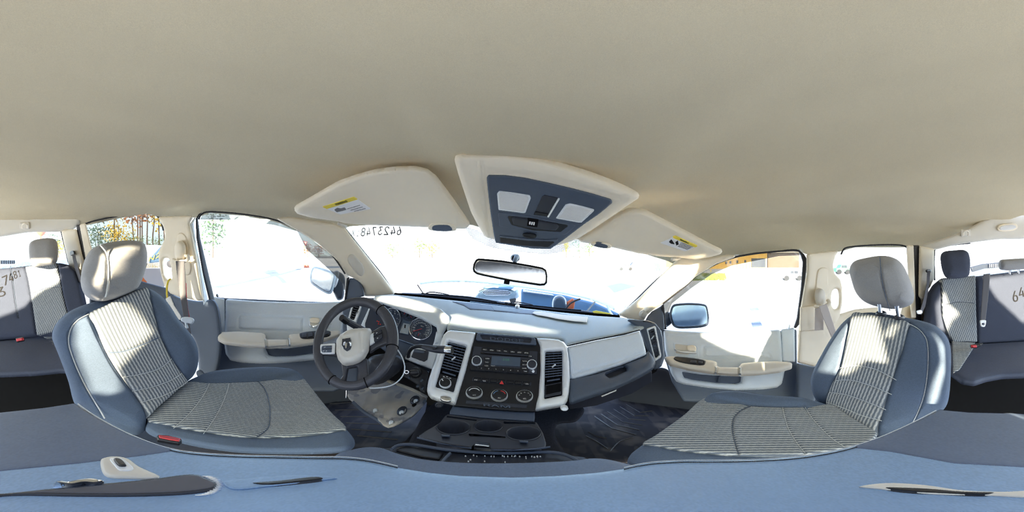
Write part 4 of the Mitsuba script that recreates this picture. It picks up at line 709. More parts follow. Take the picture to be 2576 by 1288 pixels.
for q, ribs in (([(1253, 479), (1257, 473), (1290, 477), (1329, 483), (1331, 489), (1319, 523), (1315, 524), (1257, 516)], 'h'), ([(1404, 539), (1425, 508), (1434, 505), (1465, 512), (1489, 519), (1486, 524), (1461, 547), (1455, 548)], 'h')):
    bm = (lambda u, v: .0012 * np.sin(u * 1.5) * np.sin(v * 1.5 + .35 * u))
    put('lamp_lens', puff(q, os_, .006, 3, 0, 1.6, sp=False, rnd=2, lift=0.0650, bump=bm), 'lens_plastic', pl, smooth=False)
put('slider_channel', puff([(1343, 531), (1364, 485), (1370, 481), (1407, 489), (1379, 536)], os_, .004, 2, 0, 4, sp=False, rnd=2, lift=0.0610), 'plastic_dark', pl)
put('slider_edge', line_on(os_, [(1406, 490), (1379, 536)], 2.6, lift=.066, sp=False), 'silver_paint', pl)
put('slider_end', puff([(1343, 531), (1347, 522), (1380, 528), (1377, 536)], os_, .006, 2, 0, 4, sp=False, rnd=0, lift=0.0630), 'plastic_black', pl)
put('switch_bay', puff([(1253, 527), (1256, 524), (1330, 533), (1446, 556), (1447, 560), (1426, 580), (1420, 582), (1340, 575), (1256, 560)], os_, .005, 3, 0, 5, sp=False, rnd=2, lift=0.0610, holes=[[(1277, 534), (1328, 540), (1430, 558), (1410, 574), (1340, 570), (1288, 556)]]), 'plastic_slate', pl)
put('switch_recess', puff([(1276, 533), (1328, 540), (1431, 558), (1410, 575), (1340, 571), (1287, 557)], os_, .0, 0, .004, 5, sp=False, rnd=2, lift=0.0635), 'plastic_black', pl)
put('switch_body', puff([(1286, 539), (1294, 536), (1330, 541), (1400, 554), (1408, 560), (1398, 571), (1340, 566), (1292, 556)], os_, .008, 4, 0, 4, sp=False, rnd=3, lift=0.0640), 'plastic_dark', pl)
put('window_switch', puff([(1328, 542), (1355, 546), (1352, 562), (1326, 558)], os_, .004, 2, 0, 4, sp=False, rnd=1, lift=0.0715), 'black_matt', pl)
for q in ([(1332, 547), (1336, 547.5), (1335, 554), (1331, 553.5)], [(1337.5, 547.7), (1341, 548), (1340, 555), (1336.5, 554.6)], [(1342.5, 548.2), (1346, 549), (1345, 556), (1341.5, 555.4)]):
    put('window_symbol', puff(q, os_, 0, 0, .0006, 3, sp=False, rnd=0, lift=0.0765), 'print_white', pl)
put('round_well', knob(1333, 578, os_, [(1, .05), (1, .068), (.82, .069), (.6, .065), (.1, .064)], 17, 6, rot=.1), 'plastic_black', pl)
put('storage_bin', puff([(1258, 586), (1320, 594), (1400, 599), (1380, 614), (1320, 610), (1258, 602)], os_, .004, 3, 0, 5, sp=False, rnd=3, lift=0.0615), 'plastic_black', pl)
put('bin_lip', puff([(1256, 583), (1310, 589), (1372, 594), (1404, 592), (1402, 599), (1330, 597), (1258, 588)], os_, .006, 2, 0, 5, sp=False, rnd=1, lift=0.0620), 'plastic_slate', pl)

mr = thing('rear_view_mirror', 'black framed rear view mirror hanging at the windshield centre', 'mirror')
ms = surf((1190, 665, 2.02), (1375, 685, 2.1), (1280, 710, 2.06))
MO = [(1189, 676), (1191, 664), (1197, 653), (1204, 650), (1230, 652), (1262, 655), (1300, 661), (1335, 667), (1365, 673), (1374, 679), (1377, 694), (1376, 712), (1370, 718), (1358, 719), (1325, 714), (1290, 709), (1250, 701), (1215, 694), (1199, 690), (1191, 684)]
put('frame', puff(MO, ms, .008, 4, .03, 5, rnd=2, sp=False), 'black_matt', mr)
put('glass', puff(poly(MO, False, 2).buffer(-4.5), ms, .001, 2, 0, 12, lift=.0082), 'mirror_glass', mr)
put('adjuster_tab', puff([(1269, 703), (1283, 706), (1281, 716), (1267, 714)], near(ms, -.01), .006, 2, .015, 3, sp=False, rnd=1), 'black_matt', mr)
put('stem', tube([(1294, 664, 2.12), (1297, 652, 2.2), (1300, 646, 2.3)], [6, 6, 7]), 'plastic_slate', mr)
put('mount', knob(1296, 649, flat(2.34), [(1, -.05), (1, 0), (.9, .02), (.7, .03), (.2, .03)], 12, 10), 'plastic_black', mr)
for (lb_, out, gl, s_) in (('door mirror with reflected sky blue put into its glass, outside the passenger window', [(1684, 792), (1688, 773), (1694, 766), (1710, 763), (1740, 762), (1766, 764), (1777, 768), (1782, 785), (1784, 808), (1780, 818), (1768, 823), (1735, 826), (1706, 826), (1694, 821), (1688, 810)], 'mirror_sky_reflection', surf((1684, 790, 2.62), (1784, 790, 2.66), (1730, 826, 2.64))),
                           ('white glaring door mirror outside the driver window', [(779, 697), (781, 686), (785, 674), (790, 670), (805, 672), (830, 680), (843, 686), (845, 694), (842, 716), (838, 731), (834, 738), (826, 740), (812, 734), (794, 722), (782, 712)], 'mirror_glass', surf((780, 695, 2.66), (845, 695, 2.62), (820, 738, 2.64)))):
    q = thing('side_mirror', lb_, 'mirror')
    g = poly(out, True)
    put('housing', puff(g, s_, .012, 5, .09, 6), 'plastic_dark' if gl == 'mirror_sky_reflection' else 'paint_white', q)
    put('glass', puff(g.buffer(-5), s_, .001, 2, 0, 12, lift=.0125), gl, q)
    if gl == 'mirror_glass':
        put('arm', puff([(842, 690), (852, 684), (866, 694), (868, 720), (862, 752), (850, 755), (842, 742), (838, 732)], flat(2.68), .03, 10, .08, 6), 'plastic_dark', q)
        put('arm_cover', puff([(840, 684), (852, 682), (850, 710), (842, 724)], flat(2.64), .02, 5, .04, 5), 'lens_plastic', q)
    else:
        put('arm', puff([(1668, 800), (1676, 785), (1690, 790), (1690, 812), (1672, 824)], flat(2.68), .03, 10, .06, 6), 'plastic_dark', q)

# ---------------------------------------------------------------- dashboard
db = thing('dashboard', 'grey dashboard with instrument cluster and glove box under the windshield', 'dashboard')
top = surf((950, 745, 2.3), (1288, 775, 2.45), (1550, 797, 2.4), (1625, 812, 2.2), (1610, 830, 2.06), (1500, 850, 1.95), (1420, 864, 1.86), (1280, 846, 1.84), (1150, 834, 1.86), (1100, 830, 1.9), (1090, 800, 1.98), (1000, 765, 2.12), (1288, 812, 2.05))
TP = [(940, 744), (985, 741), (1060, 748), (1150, 757), (1250, 768), (1400, 785), (1500, 795), (1560, 799), (1600, 804), (1625, 814), (1628, 822), (1610, 832), (1570, 843), (1500, 856), (1427, 872), (1418, 860), (1404, 856), (1344, 853), (1270, 846), (1198, 839), (1140, 832), (1126, 838), (1122, 815), (1108, 792), (1060, 768), (1000, 756), (945, 752)]
put('top_pad', puff(TP, top, .02, 8, .015, 9, sp=False, rnd=3), 'plastic_light_dimmed', db, smooth=50)
sp_ = put('speaker_cover', puff([(1130, 760), (1170, 763), (1260, 773), (1330, 781), (1395, 788), (1440, 796), (1430, 800), (1370, 797), (1300, 792), (1220, 784), (1182, 782), (1166, 772)], near(top, .01), .012, 4, .0, 6, sp=False, rnd=1, lift=.012), 'vinyl_slate', db)
put('mesh_grille', puff([(1231, 772), (1320, 781), (1303, 790), (1243, 785)], near(top, .01), .003, 2, 0, 5, sp=False, rnd=2, lift=.0235), 'plastic_slate', sp_)
put('vent_strip', line_on(near(top, .02), [(1182, 762), (1240, 769), (1300, 776)], 1.6, lift=.02, sp=False), 'paint_blue', sp_)
put('light_sensor', knob(1301, 776, near(top, .02), [(1, .012), (.9, .03), (.4, .036)], 6, 3), 'silver_paint', sp_)
# instrument cluster
clu = surf((950, 770, 2.02), (1100, 830, 1.96), (960, 850, 1.92))
CL = [(935, 764), (950, 758), (1000, 774), (1060, 800), (1100, 824), (1100, 832), (1092, 862), (1086, 880), (1062, 878), (1040, 866), (1000, 852), (960, 842), (920, 830), (918, 815)]
ic = put('instrument_cluster', puff(CL, clu, .0, 0, .03, 8, sp=False, rnd=3), 'gauge_face', db)
put('cluster_hood', puff([(941, 748), (960, 743), (1000, 744), (1060, 757), (1110, 778), (1130, 796), (1132, 812), (1118, 836), (1104, 866), (1092, 868), (1100, 834), (1098, 824), (1060, 803), (1000, 779), (958, 763), (948, 760), (938, 764)], near(clu, .05), .02, 7, .06, 6, ray=True, sp=False, rnd=2), 'plastic_light', db, smooth=50)
def gauge(u, v, rx, ry, rot, marks, needle, nums=()):
    g = put('gauge_ring', knob(u, v, clu, [(1, .001), (1, .012), (.95, .014), (.9, .012), (.88, .004)], rx, ry, 48, rot), 'chrome', ic)
    put('gauge_dial', knob(u, v, clu, [(.885, .003), (.885, .006), (.1, .006)], rx, ry, 48, rot), 'gauge_face', ic)
    tk = []
    for a in np.linspace(*marks):
        x, y = math.cos(a), math.sin(a); tk.append(line_on(clu, [(u + x * rx * .74, v + y * ry * .74), (u + x * rx * .85, v + y * ry * .85)], .55 if rx > 15 else .4, lift=.0075, sp=False, sides=4))
    put('scale_marks', join(*tk), 'print_white', ic, smooth=False)
    a = needle; put('needle', line_on(clu, [(u - math.cos(a) * rx * .12, v - math.sin(a) * ry * .12), (u + math.cos(a) * rx * .66, v + math.sin(a) * ry * .66)], .8 if rx > 15 else .6, lift=.01, sp=False), 'red_plastic', ic)
    for txt, a in nums:
        w = 2.6 * len(txt) + .6; put('dial_number', text(txt, clu, (u + math.cos(a) * rx * .6 - w / 2, v + math.sin(a) * ry * .6 + 1.4), (w, .6), (0, -3.2), lift=.008, depth=.0006), 'print_white', ic)
gauge(986, 803, 22, 27, .1, (2.3, 6.9, 9), 3.6, [('2', 4.5), ('3', 5.3), ('4', 6.2), ('1', 3.7)])
put('dial_word', text('RPM', clu, (983, 795), (7, 1.5), (0, -2.6), lift=.008, depth=.0006), 'print_white', ic)
gauge(1017, 791, 8.4, 8.8, 0, (3.6, 5.9, 5), 5.3)
gauge(1035, 799, 9, 8.6, 0, (3.4, 6.2, 5), 4.1)
gauge(1058, 829, 29, 28, .1, (2.7, 7.2, 27), 2.85, [(str(x), a) for x, a in zip((10, 20, 30, 40, 50, 60, 70, 80, 90, 100, 110, 120), np.linspace(3.05, 7.15, 12))])
put('dial_word', text('MPH', clu, (1058, 822), (8, 2), (0, -2.8), lift=.008, depth=.0006), 'print_white', ic)
gauge(1052, 845, 9.6, 9.4, 0, (3.3, 6.3, 5), 5.1)
put('display', puff([(1013, 803), (1034, 811), (1028, 843), (1004, 838)], clu, .002, 1, 0, 5, sp=False, rnd=0, lift=.003), 'screen_glass', ic)
put('display_image', puff([(1015, 813), (1030, 816), (1027, 841), (1006, 837)], clu, 0, 0, .0005, 5, sp=False, rnd=0, lift=.0062), 'paint_grey', ic)
put('display_truck', puff([(1018, 817), (1021, 818), (1020, 826), (1017, 825)], clu, 0, 0, .0005, 3, sp=False, rnd=0, lift=.0068), 'ink_black', ic)
for u, v in ((949, 808), (953, 810), (952, 815), (957, 816)):
    put('warning_light', knob(u, v, clu, [(1, .001), (.9, .003), (.2, .003)], 1.6), 'red_ink', ic)
# end of the dashboard by the driver door: side vent and its frame
de = surf((870, 760, 2.1), (960, 770, 2.06), (900, 850, 2.02))
put('end_panel', puff([(862, 764), (890, 750), (945, 750), (958, 764), (940, 800), (925, 850), (880, 870), (862, 860)], de, .01, 4, .05, 7, sp=False, rnd=2), 'plastic_slate', db)
va = put('side_vent', puff([(886, 766), (890, 764), (911, 766), (912, 770), (895, 820), (888, 838), (874, 834), (873, 815)], de, .012, 3, 0, 4, sp=False, rnd=1, lift=.01, holes=[[(891, 769), (906, 771), (891, 806), (882, 802)]]), 'silver_paint', db)
put('vent_cavity', puff([(890, 768), (908, 770), (892, 808), (880, 804)], de, 0, 0, .004, 5, sp=False, rnd=0, lift=.011), 'black_matt', va)
for i in range(6):
    put('vent_slat', line_on(de, [(890 - i * 1.6, 772 + i * 5.6), (906 - i * 2.4, 776 + i * 5.6)], 1.3, lift=.016, sp=False), 'plastic_dark', va)
put('vent_tab', tube([(896, 790, 2.0), (901, 783, 1.98)], 1.5, sp=False), 'chrome', va)
put('cluster_bezel', puff([(931, 768), (938, 772), (926, 812), (940, 824), (934, 832), (914, 822), (908, 818)], near(de, .03), .008, 3, .03, 4, ray=True, sp=False, rnd=1), 'plastic_light', db)
# lower dash beneath the cluster
ld = surf((960, 845, 1.98), (1100, 880, 1.95), (1060, 940, 1.92))
put('knee_cover', puff([(940, 826), (1000, 852), (1040, 866), (1064, 880), (1100, 868), (1110, 860), (1092, 915), (1078, 940), (1076, 935), (1040, 918), (1030, 912), (990, 900), (950, 870)], ld, .01, 5, .04, 8, sp=False, rnd=2), 'plastic_slate', db)
lp = surf((1100, 830, 1.9), (1090, 925, 1.83), (1020, 900, 1.9))
put('lower_trim', puff([(1098, 832), (1114, 840), (1108, 872), (1096, 910), (1089, 930), (1060, 920), (1018, 903), (1024, 890), (1046, 872), (1084, 880), (1092, 860)], lp, .012, 5, .03, 4, sp=False, rnd=3), 'plastic_light', db, smooth=50)
put('cup_flap', puff([(1044, 878), (1080, 884), (1076, 906), (1068, 911), (1035, 899)], lp, .008, 3, .02, 5, sp=False, rnd=3, lift=.012), 'plastic_dark', db)
put('inner_frame', puff([(900, 790), (1100, 820), (1430, 880), (1640, 850), (1660, 930), (1560, 985), (1430, 1030), (1300, 1040), (1080, 1010), (1000, 985), (890, 950)], flat(2.28), 0, 0, .02, 20, sp=False), 'black_matt', db)  # dark sheet added behind the dash to close gaps to daylight
put('flap_recess', puff([(1044, 879), (1070, 884), (1068, 890), (1042, 887)], lp, .003, 1.5, 0, 4, sp=False, rnd=1, lift=.0205), 'plastic_slate', db)
put('bare_bracket', puff([(1012, 914), (1030, 910), (1064, 925), (1080, 936), (1076, 960), (1070, 990), (1058, 985), (1050, 968), (1030, 955), (1014, 946)], surf((1012, 914, 1.9), (1080, 936, 1.86), (1050, 985, 1.84)), .01, 4, .04, 6, sp=False, rnd=1), 'plastic_dark', db)
put('steering_column', puff([(925, 905), (960, 890), (1012, 900), (1012, 925), (985, 950), (960, 965), (935, 965)], flat(1.86), .05, 24, .12, 7), 'plastic_dark', db)
il = put('ignition_lock', knob(1044, 938, flat(1.8), [(1.1, -.03), (1.1, .0), (1, .01), (.8, .012), (.75, .006), (.5, .006), (.45, .02), (.1, .022)], 15, 13), 'plastic_black', db)
for u, v in ((1029, 950), (1060, 958), (1050, 972), (1062, 978)):
    put('screw', knob(u, v, flat(1.8), [(1, -.03), (1, .004), (.6, .008), (.2, .006)], 3.4), 'plastic_slate', db)
# glove box side
gb = surf((1425, 870, 1.83), (1610, 832, 2.02), (1440, 958, 1.76))
gbx = put('glove_box', puff([(1427, 873), (1500, 857), (1570, 843), (1608, 833), (1616, 850), (1624, 880), (1626, 892), (1620, 896), (1560, 920), (1500, 940), (1440, 957), (1434, 954), (1432, 910)], gb, .025, 8, .04, 8, sp=False, rnd=3, grooves=[([(1440, 942), (1500, 926), (1560, 908), (1622, 886)], 3, .008)]), 'plastic_light', db, smooth=50)
put('upper_seam', line_on(gb, [(1426, 871), (1500, 855), (1570, 841), (1608, 831)], 1.2, lift=.012, sp=False), 'black_matt', db)
put('airbag_word', text('SRS AIRBAG', near(top, .0), (1592, 831), (10, -3), (0, -2.4), lift=.022, depth=.0005), 'print_grey', db)
lt = surf((1430, 960, 1.74), (1640, 895, 1.98), (1430, 1018, 1.66))
LT = [(1432, 956), (1500, 941), (1560, 921), (1620, 897), (1630, 880), (1645, 900), (1650, 912), (1643, 930), (1600, 956), (1540, 984), (1480, 1004), (1432, 1020), (1430, 990)]
lat = [(1520, 944), (1535, 938), (1574, 922), (1577, 933), (1550, 945), (1533, 951)]
put('lower_panel', puff(LT, lt, .03, 16, .05, 8, sp=False, rnd=4, holes=[lat]), 'plastic_slate', db, smooth=50)
put('latch_recess', puff([(1516, 942), (1576, 918), (1582, 934), (1534, 955)], near(lt, -.015), 0, 0, .01, 6, sp=False, rnd=0), 'plastic_dark', db)
put('under_panel', puff([(1430, 1012), (1480, 1000), (1540, 982), (1600, 954), (1640, 932), (1640, 960), (1590, 990), (1500, 1020), (1430, 1030)], surf((1430, 1012, 1.72), (1640, 932, 2.0), (1480, 1030, 1.9)), .008, 4, .02, 8, sp=False, rnd=2), 'plastic_dark', db)
put('lamp_strip', puff([(1512, 996), (1551, 980), (1550, 984), (1514, 999)], near(lt, .02), .003, 1, .01, 4, sp=False, rnd=0), 'lens_plastic', db)
re_ = surf((1600, 810, 2.12), (1670, 830, 2.1), (1645, 920, 2.02))
put('end_panel', puff([(1568, 802), (1596, 804), (1630, 806), (1648, 812), (1662, 830), (1668, 850), (1672, 900), (1664, 922), (1645, 932), (1640, 905), (1626, 878), (1616, 850), (1606, 826), (1590, 814)], re_, .02, 7, .05, 6, sp=False, rnd=3), 'plastic_slate', db, smooth=50)
vb = put('side_vent', puff([(1625, 829), (1628, 827), (1645, 821), (1649, 823), (1663, 895), (1661, 901), (1648, 910), (1645, 908)], re_, .01, 3, 0, 4, sp=False, rnd=1, lift=.019, holes=[[(1630, 833), (1644, 827), (1658, 894), (1648, 903)]]), 'silver_paint', db)
put('vent_cavity', puff([(1629, 832), (1645, 826), (1659, 895), (1648, 904)], re_, 0, 0, .004, 5, sp=False, rnd=0, lift=.02), 'black_matt', vb)
for i in range(6):
    put('vent_slat', line_on(re_, [(1632 + i * 1.5, 836 + i * 6.6), (1645 + i * 1.3, 831 + i * 6.2)], 1.5, lift=.025, sp=False), 'plastic_dark', vb)
put('vent_tab', tube([(1639, 853, 1.99), (1645, 845, 1.97)], 1.6, sp=False), 'chrome', vb)
for i in range(7):
    put('defrost_slot', line_on(re_, [(1617 + i * 3.2, 800 + i * .7 + 8), (1621 + i * 3.2, 800 + i * .7 + 15)], .9, lift=.018, sp=False), 'black_matt', db)
pp = thing('paper_strip', 'curled white paper strip lying on the dashboard below the windshield', 'paper')
put('sheet', puff([(1338, 788), (1345, 783), (1362, 783), (1420, 792), (1479, 797), (1477, 811), (1440, 808), (1400, 802), (1372, 796), (1352, 793)], near(top, .09), .006, 4, .003, 5, sp=False, rnd=1), 'paper_white', pp)
RAY = True
# ---------------------------------------------------------------- centre stack
cs = thing('centre_stack', 'silver framed centre stack with radio, climate knobs and vents', 'centre stack')
ss = surf((1132, 831, 1.8), (1408, 855, 1.8), (1250, 1030, 1.64))
fp = put('face_panel', puff([(1194, 836), (1350, 849), (1362, 872), (1363, 932), (1357, 997), (1349, 1037), (1300, 1036), (1220, 1030), (1141, 1022), (1150, 985), (1184, 871)], ss, .006, 4, .05, 9, sp=False, rnd=2), 'plastic_black', cs)
SL = [(1116, 842), (1124, 834), (1134, 831), (1198, 837), (1194, 852), (1188, 872), (1172, 935), (1146, 1021), (1110, 1013), (1085, 1004), (1077, 994), (1074, 982), (1077, 960), (1086, 930), (1095, 908), (1104, 876), (1110, 856)]
hl = [(1128, 862), (1173, 873), (1141, 987), (1096, 974)]
put('silver_bezel', puff(SL, ss, .03, 9, .05, 6, sp=False, rnd=3, holes=[hl]), 'silver_paint', cs, smooth=50)
SR = [(1348, 851), (1380, 852), (1406, 855), (1418, 862), (1427, 874), (1432, 910), (1434, 955), (1431, 990), (1427, 1010), (1421, 1019), (1412, 1024), (1345, 1036), (1349, 1015), (1354, 995), (1359, 932), (1358, 872)]
hr_ = [(1372, 887), (1414, 885), (1414, 995), (1369, 1004)]
put('silver_bezel', puff(SR, ss, .03, 9, .05, 6, sp=False, rnd=3, holes=[hr_]), 'silver_paint', cs, smooth=50)
def bil(q, a, b): q = np.array(q, float); return (q[0] * (1 - a) + q[1] * a) * (1 - b) + (q[3] * (1 - a) + q[2] * a) * b
def vent(q, quad, top_, n, d0, bars):
    vt = put('vent', puff(quad, ss, 0, 0, .01, 8, sp=False, rnd=0, lift=-.012), 'black_matt', cs)
    for i in range(n):
        t_ = top_ + (d0 - top_) * (i + .5) / n
        a, b = bil(quad, .04, t_), bil(quad, .96, t_)
        put('vent_slat', line_on(ss, [a, b], 1.5, lift=.004, sp=False), 'plastic_slate', vt)
    for x in bars:
        put('vent_bar', line_on(ss, [bil(quad, x, top_), bil(quad, x, d0)], .7, lift=-.004, sp=False), 'plastic_dark', vt)
    c = bil(quad, .5, (top_ + d0) / 2 + .02); put('vent_tab', tube([(c[0] - 3, c[1] + 3, 1.68), (c[0] + 4, c[1] - 3, 1.66)], 2.0, sp=False), 'silver_paint', vt)
    return vt
ql = [(1126, 860), (1175, 872), (1142, 989), (1094, 975)]; vent('l', ql, .0, 10, .58, (.3, .55, .8))
qr = [(1370, 885), (1416, 883), (1416, 997), (1367, 1006)]; vent('r', qr, .02, 10, .56, (.25, .5, .75))
put('vent_wheel', puff([bil(ql, .15, .615), bil(ql, .85, .625), bil(ql, .85, .665), bil(ql, .15, .655)], ss, .006, 2, .006, 4, sp=False, rnd=1), 'plastic_slate', cs)
put('vent_wheel', puff([bil(qr, .15, .60), bil(qr, .85, .59), bil(qr, .85, .63), bil(qr, .15, .64)], ss, .006, 2, .006, 4, sp=False, rnd=1), 'plastic_slate', cs)
put('lower_panel', puff([bil(ql, .03, .68), bil(ql, .97, .68), bil(ql, .97, .99), bil(ql, .03, .99)], ss, .003, 2, .008, 5, sp=False, rnd=1, lift=-.004), 'plastic_black', cs)
kb = put('drive_knob', knob(1120, 965, ss, [(1, 0), (1, .008), (.94, .02), (.85, .024), (.8, .02), (.2, .02)], 15.5, 13), 'silver_paint', cs)
put('knob_face', knob(1120, 965, ss, [(.86, .01), (.84, .0255), (.1, .027)], 15.5, 13), 'plastic_black', kb)
put('pointer', line_on(ss, [(1112, 956), (1115, 960)], 1.2, lift=.028, sp=False), 'print_white', kb)
for i, (u, v) in enumerate(((1114, 947), (1122, 947), (1130, 951))): put('symbol', line_on(ss, [(u, v), (u + 5, v + 1)], .8, lift=.001, sp=False), 'print_white', cs)
put('storage_slot', puff([bil(qr, .06, .69), bil(qr, .94, .67), bil(qr, .94, .95), bil(qr, .06, .96)], ss, .003, 2, .006, 5, sp=False, rnd=0, lift=-.004), 'plastic_dark', cs)
put('slot_hollow', puff([bil(qr, .12, .72), bil(qr, .9, .70), bil(qr, .9, .88), bil(qr, .12, .9)], ss, 0, 0, .002, 5, sp=False, rnd=0, lift=.001), 'black_matt', cs)
# tray with the raised name at the top
bn = put('top_tray', puff([(1199, 842), (1203, 839), (1344, 851), (1348, 855), (1350, 868), (1346, 870), (1200, 858), (1197, 855)], ss, .01, 3, .006, 5, sp=False, rnd=1, lift=.009, holes=[[(1207, 843), (1338, 853), (1333, 863), (1214, 854)]]), 'plastic_slate', cs)
put('tray_floor', puff([(1206, 842), (1339, 852), (1334, 864), (1213, 855)], ss, 0, 0, .003, 6, sp=False, rnd=0, lift=.0085), 'plastic_dark', bn)
put('raised_name', text('DODGE', ss, (1231, 855.5), (86, 6.6), (-.6, -7.2), lift=.0088, depth=.003, bold=True), 'plastic_slate', bn)
# radio
rq = [(1192, 871), (1353, 884), (1351, 943), (1181, 931)]
rd = put('radio', puff(rq, ss, .008, 2, 0, 8, sp=False, rnd=2, lift=.005), 'plastic_dark', cs)
LF = .0132
def rp(a, b): return bil(rq, a, b)
def btn(a0, b0, a1, b1, lab=None, w=.6, mat='plastic_black', par=rd):
    put('button', puff([rp(a0, b0), rp(a1, b0), rp(a1, b1), rp(a0, b1)], ss, .003, 1, 0, 6, sp=False, rnd=.5, lift=LF), mat, par)
    if lab:
        c0, c1 = rp(a0 + (a1 - a0) * (1 - w) / 2, b0 + (b1 - b0) * .68), rp(a1 - (a1 - a0) * (1 - w) / 2, b0 + (b1 - b0) * .68)
        put('button_print', text(lab, ss, c0, c1 - c0, (0, -2.4), lift=LF + .0033, depth=.0005), 'print_white', par)
for i, l in enumerate(('RADIO', 'MEDIA', 'VR', 'TEL', 'INFO', 'AUDIO', 'MENU')): btn(.13 + i * .107, .03, .13 + i * .107 + .1, .2, l)
put('disc_slot', puff([rp(.13, .27), rp(.86, .265), rp(.86, .3), rp(.13, .31)], ss, 0, 0, .001, 6, sp=False, rnd=.5, lift=LF + .001), 'black_matt', rd)
btn(.12, .23, .18, .3); btn(.85, .21, .92, .3, 'LOAD')
for i, l in enumerate(('AM/FM', 'SAT', 'SEEK')): btn(.19, .43 + i * .15, .29, .55 + i * .15, l)
for i, l in enumerate(('RTN', 'SETUP', 'DISP')): btn(.75, .42 + i * .15, .86, .54 + i * .15, l)
put('display', puff([rp(.3, .36), rp(.74, .33), rp(.74, .72), rp(.3, .74)], ss, .003, 1, 0, 6, sp=False, rnd=.5, lift=LF), 'screen_glass', rd)
put('display_digits', text('3:58', ss, rp(.47, .52), rp(.57, .52) - rp(.47, .52), (0, -5.5), lift=LF + .0035, depth=.0004), 'green_paint', rd)
put('disc_mark', text('COMPACT DISC MP3', ss, rp(.47, .31), rp(.6, .31) - rp(.47, .31), (0, -1.8), lift=LF, depth=.0004), 'print_grey', rd)
put('maker_mark', text('SIRIUS', ss, rp(.31, .79), rp(.37, .79) - rp(.31, .79), (0, -2), lift=LF + .0036, depth=.0004), 'print_white', rd)
for i in range(8): btn(.012 + i * .1085, .8, .012 + i * .1085 + .1, .985, ('', '1', '2', '3', '4', '5', '6', 'TUNE')[i] or None, .15 if 0 < i < 7 else .5)
put('aux_socket', knob(*rp(.94, .9), ss, [(1, LF), (1, LF + .004), (.6, LF + .004), (.5, LF + .001)], 3.4), 'silver_paint', rd)
for c in (rp(.085, .64), rp(.915, .62)):
    q = put('radio_knob', knob(c[0], c[1], ss, [(1.05, .01), (1.02, .022), (.94, .03), (.8, .031), (.1, .031)], 12.5, 12), 'silver_paint', rd)
    put('knob_face', knob(c[0], c[1] + .5, ss, [(.84, .028), (.82, .034), (.1, .035)], 12.5, 12), 'plastic_dark', q)
    put('knob_print', text('TUNE' if c[0] > 1250 else 'VOL', ss, (c[0] - 5, c[1] + 15.5), (10, .8), (0, -1.8), lift=LF, depth=.0004), 'print_white', rd)
# switch row
sq = [(1189, 949), (1337, 961), (1336, 971), (1187, 960)]
sw = put('switch_row', puff(sq, ss, .004, 2, 0, 6, sp=False, rnd=1.5, lift=.005), 'plastic_dark', cs)
for i in range(7):
    a = .02 + i * .139
    put('switch', puff([bil(sq, a, .08), bil(sq, a + .125, .08), bil(sq, a + .125, .92), bil(sq, a, .92)], ss, .006, 2, 0, 5, sp=False, rnd=1, lift=.008), 'plastic_black', sw)
put('hazard_triangle', puff([(1262, 958), (1267.5, 967), (1256.5, 966)], ss, .001, 1, 0, 4, sp=False, rnd=0, lift=.0145), 'red_ink', sw)
for u, v in ((1197, 957), (1218, 959.5), (1325, 967)):
    put('symbol', text('TOW' if u == 1218 else ('OFF' if u > 1300 else 'ESC'), ss, (u - 4, v + 1), (8, .7), (0, -2.6), lift=.0145, depth=.0004), 'print_white', sw)
# climate knobs
for (u, v, nm) in ((1193, 990, 'fan'), (1256, 997, 'temp'), (1319, 999, 'mode')):
    q = put('climate_knob', knob(u, v, ss, [(1, .004), (1.0, .012), (.96, .03), (.9, .036), (.84, .034), (.1, .034)], 21.5, 15), 'silver_paint', cs)
    put('knob_face', knob(u, v, ss, [(.87, .03), (.85, .038), (.1, .039)], 21.5, 15), 'plastic_black', q)
    if nm == 'temp':
        for (a0, a1, m) in ((3.3, 4.5, 'paint_blue'), (4.9, 6.1, 'red_ink')):
            put('colour_arc', line_on(ss, [(u + 15 * math.cos(a), v + 10 * math.sin(a) - 1) for a in np.linspace(a0, a1, 8)], 1.0, lift=.0395, sp=False), m, q)
    elif nm == 'fan':
        put('scale_arc', line_on(ss, [(u + 14 * math.cos(a), v + 9 * math.sin(a) - 1) for a in np.linspace(3.5, 5.9, 10)], 1.0, lift=.0395, sp=False), 'print_white', q)
    else:
        for a in np.linspace(3.3, 6.1, 5): put('symbol', text('o', ss, (u + 14 * math.cos(a) - 1.5, v + 8 * math.sin(a)), (3.4, .2), (0, -3), lift=.0393, depth=.0004), 'print_white', q)
    put('symbol', text('A/C', ss, (u - 4, v + 8), (8, .8), (0, -3), lift=.0393, depth=.0004), 'print_white', q)
pq = [(1172, 1007), (1327, 1018), (1325, 1028), (1170, 1016)]
pn = put('name_plate', puff(pq, ss, .003, 2, 0, 6, sp=False, rnd=1, lift=.005), 'plastic_dark', cs)
put('raised_name', text('RAM', ss, (1214, 1022), (70, 5), (-1, -6.2), lift=.008, depth=.003, bold=True), 'plastic_slate', pn)
gb_ = put('brake_release', puff([(1108, 997), (1120, 995), (1135, 1001), (1134, 1011), (1124, 1013), (1108, 1006)], near(ss, .03), .01, 3, .02, 4), 'chrome', cs)
put('lower_cover', puff([(1140, 1020), (1220, 1028), (1345, 1035), (1346, 1050), (1344, 1062), (1220, 1054), (1130, 1044), (1132, 1034)], near(ss, -.02), .01, 4, .04, 8, sp=False, rnd=2), 'plastic_slate', cs)
for u, v in ((1104, 1020), (1420, 1028)):
    put('power_socket', knob(u, v, flat(1.6), [(1, -.04), (1, .0), (.8, .01), (.6, .006), (.2, .006)], 10, 6), 'silver_paint' if u > 1300 else 'plastic_dark', cs)

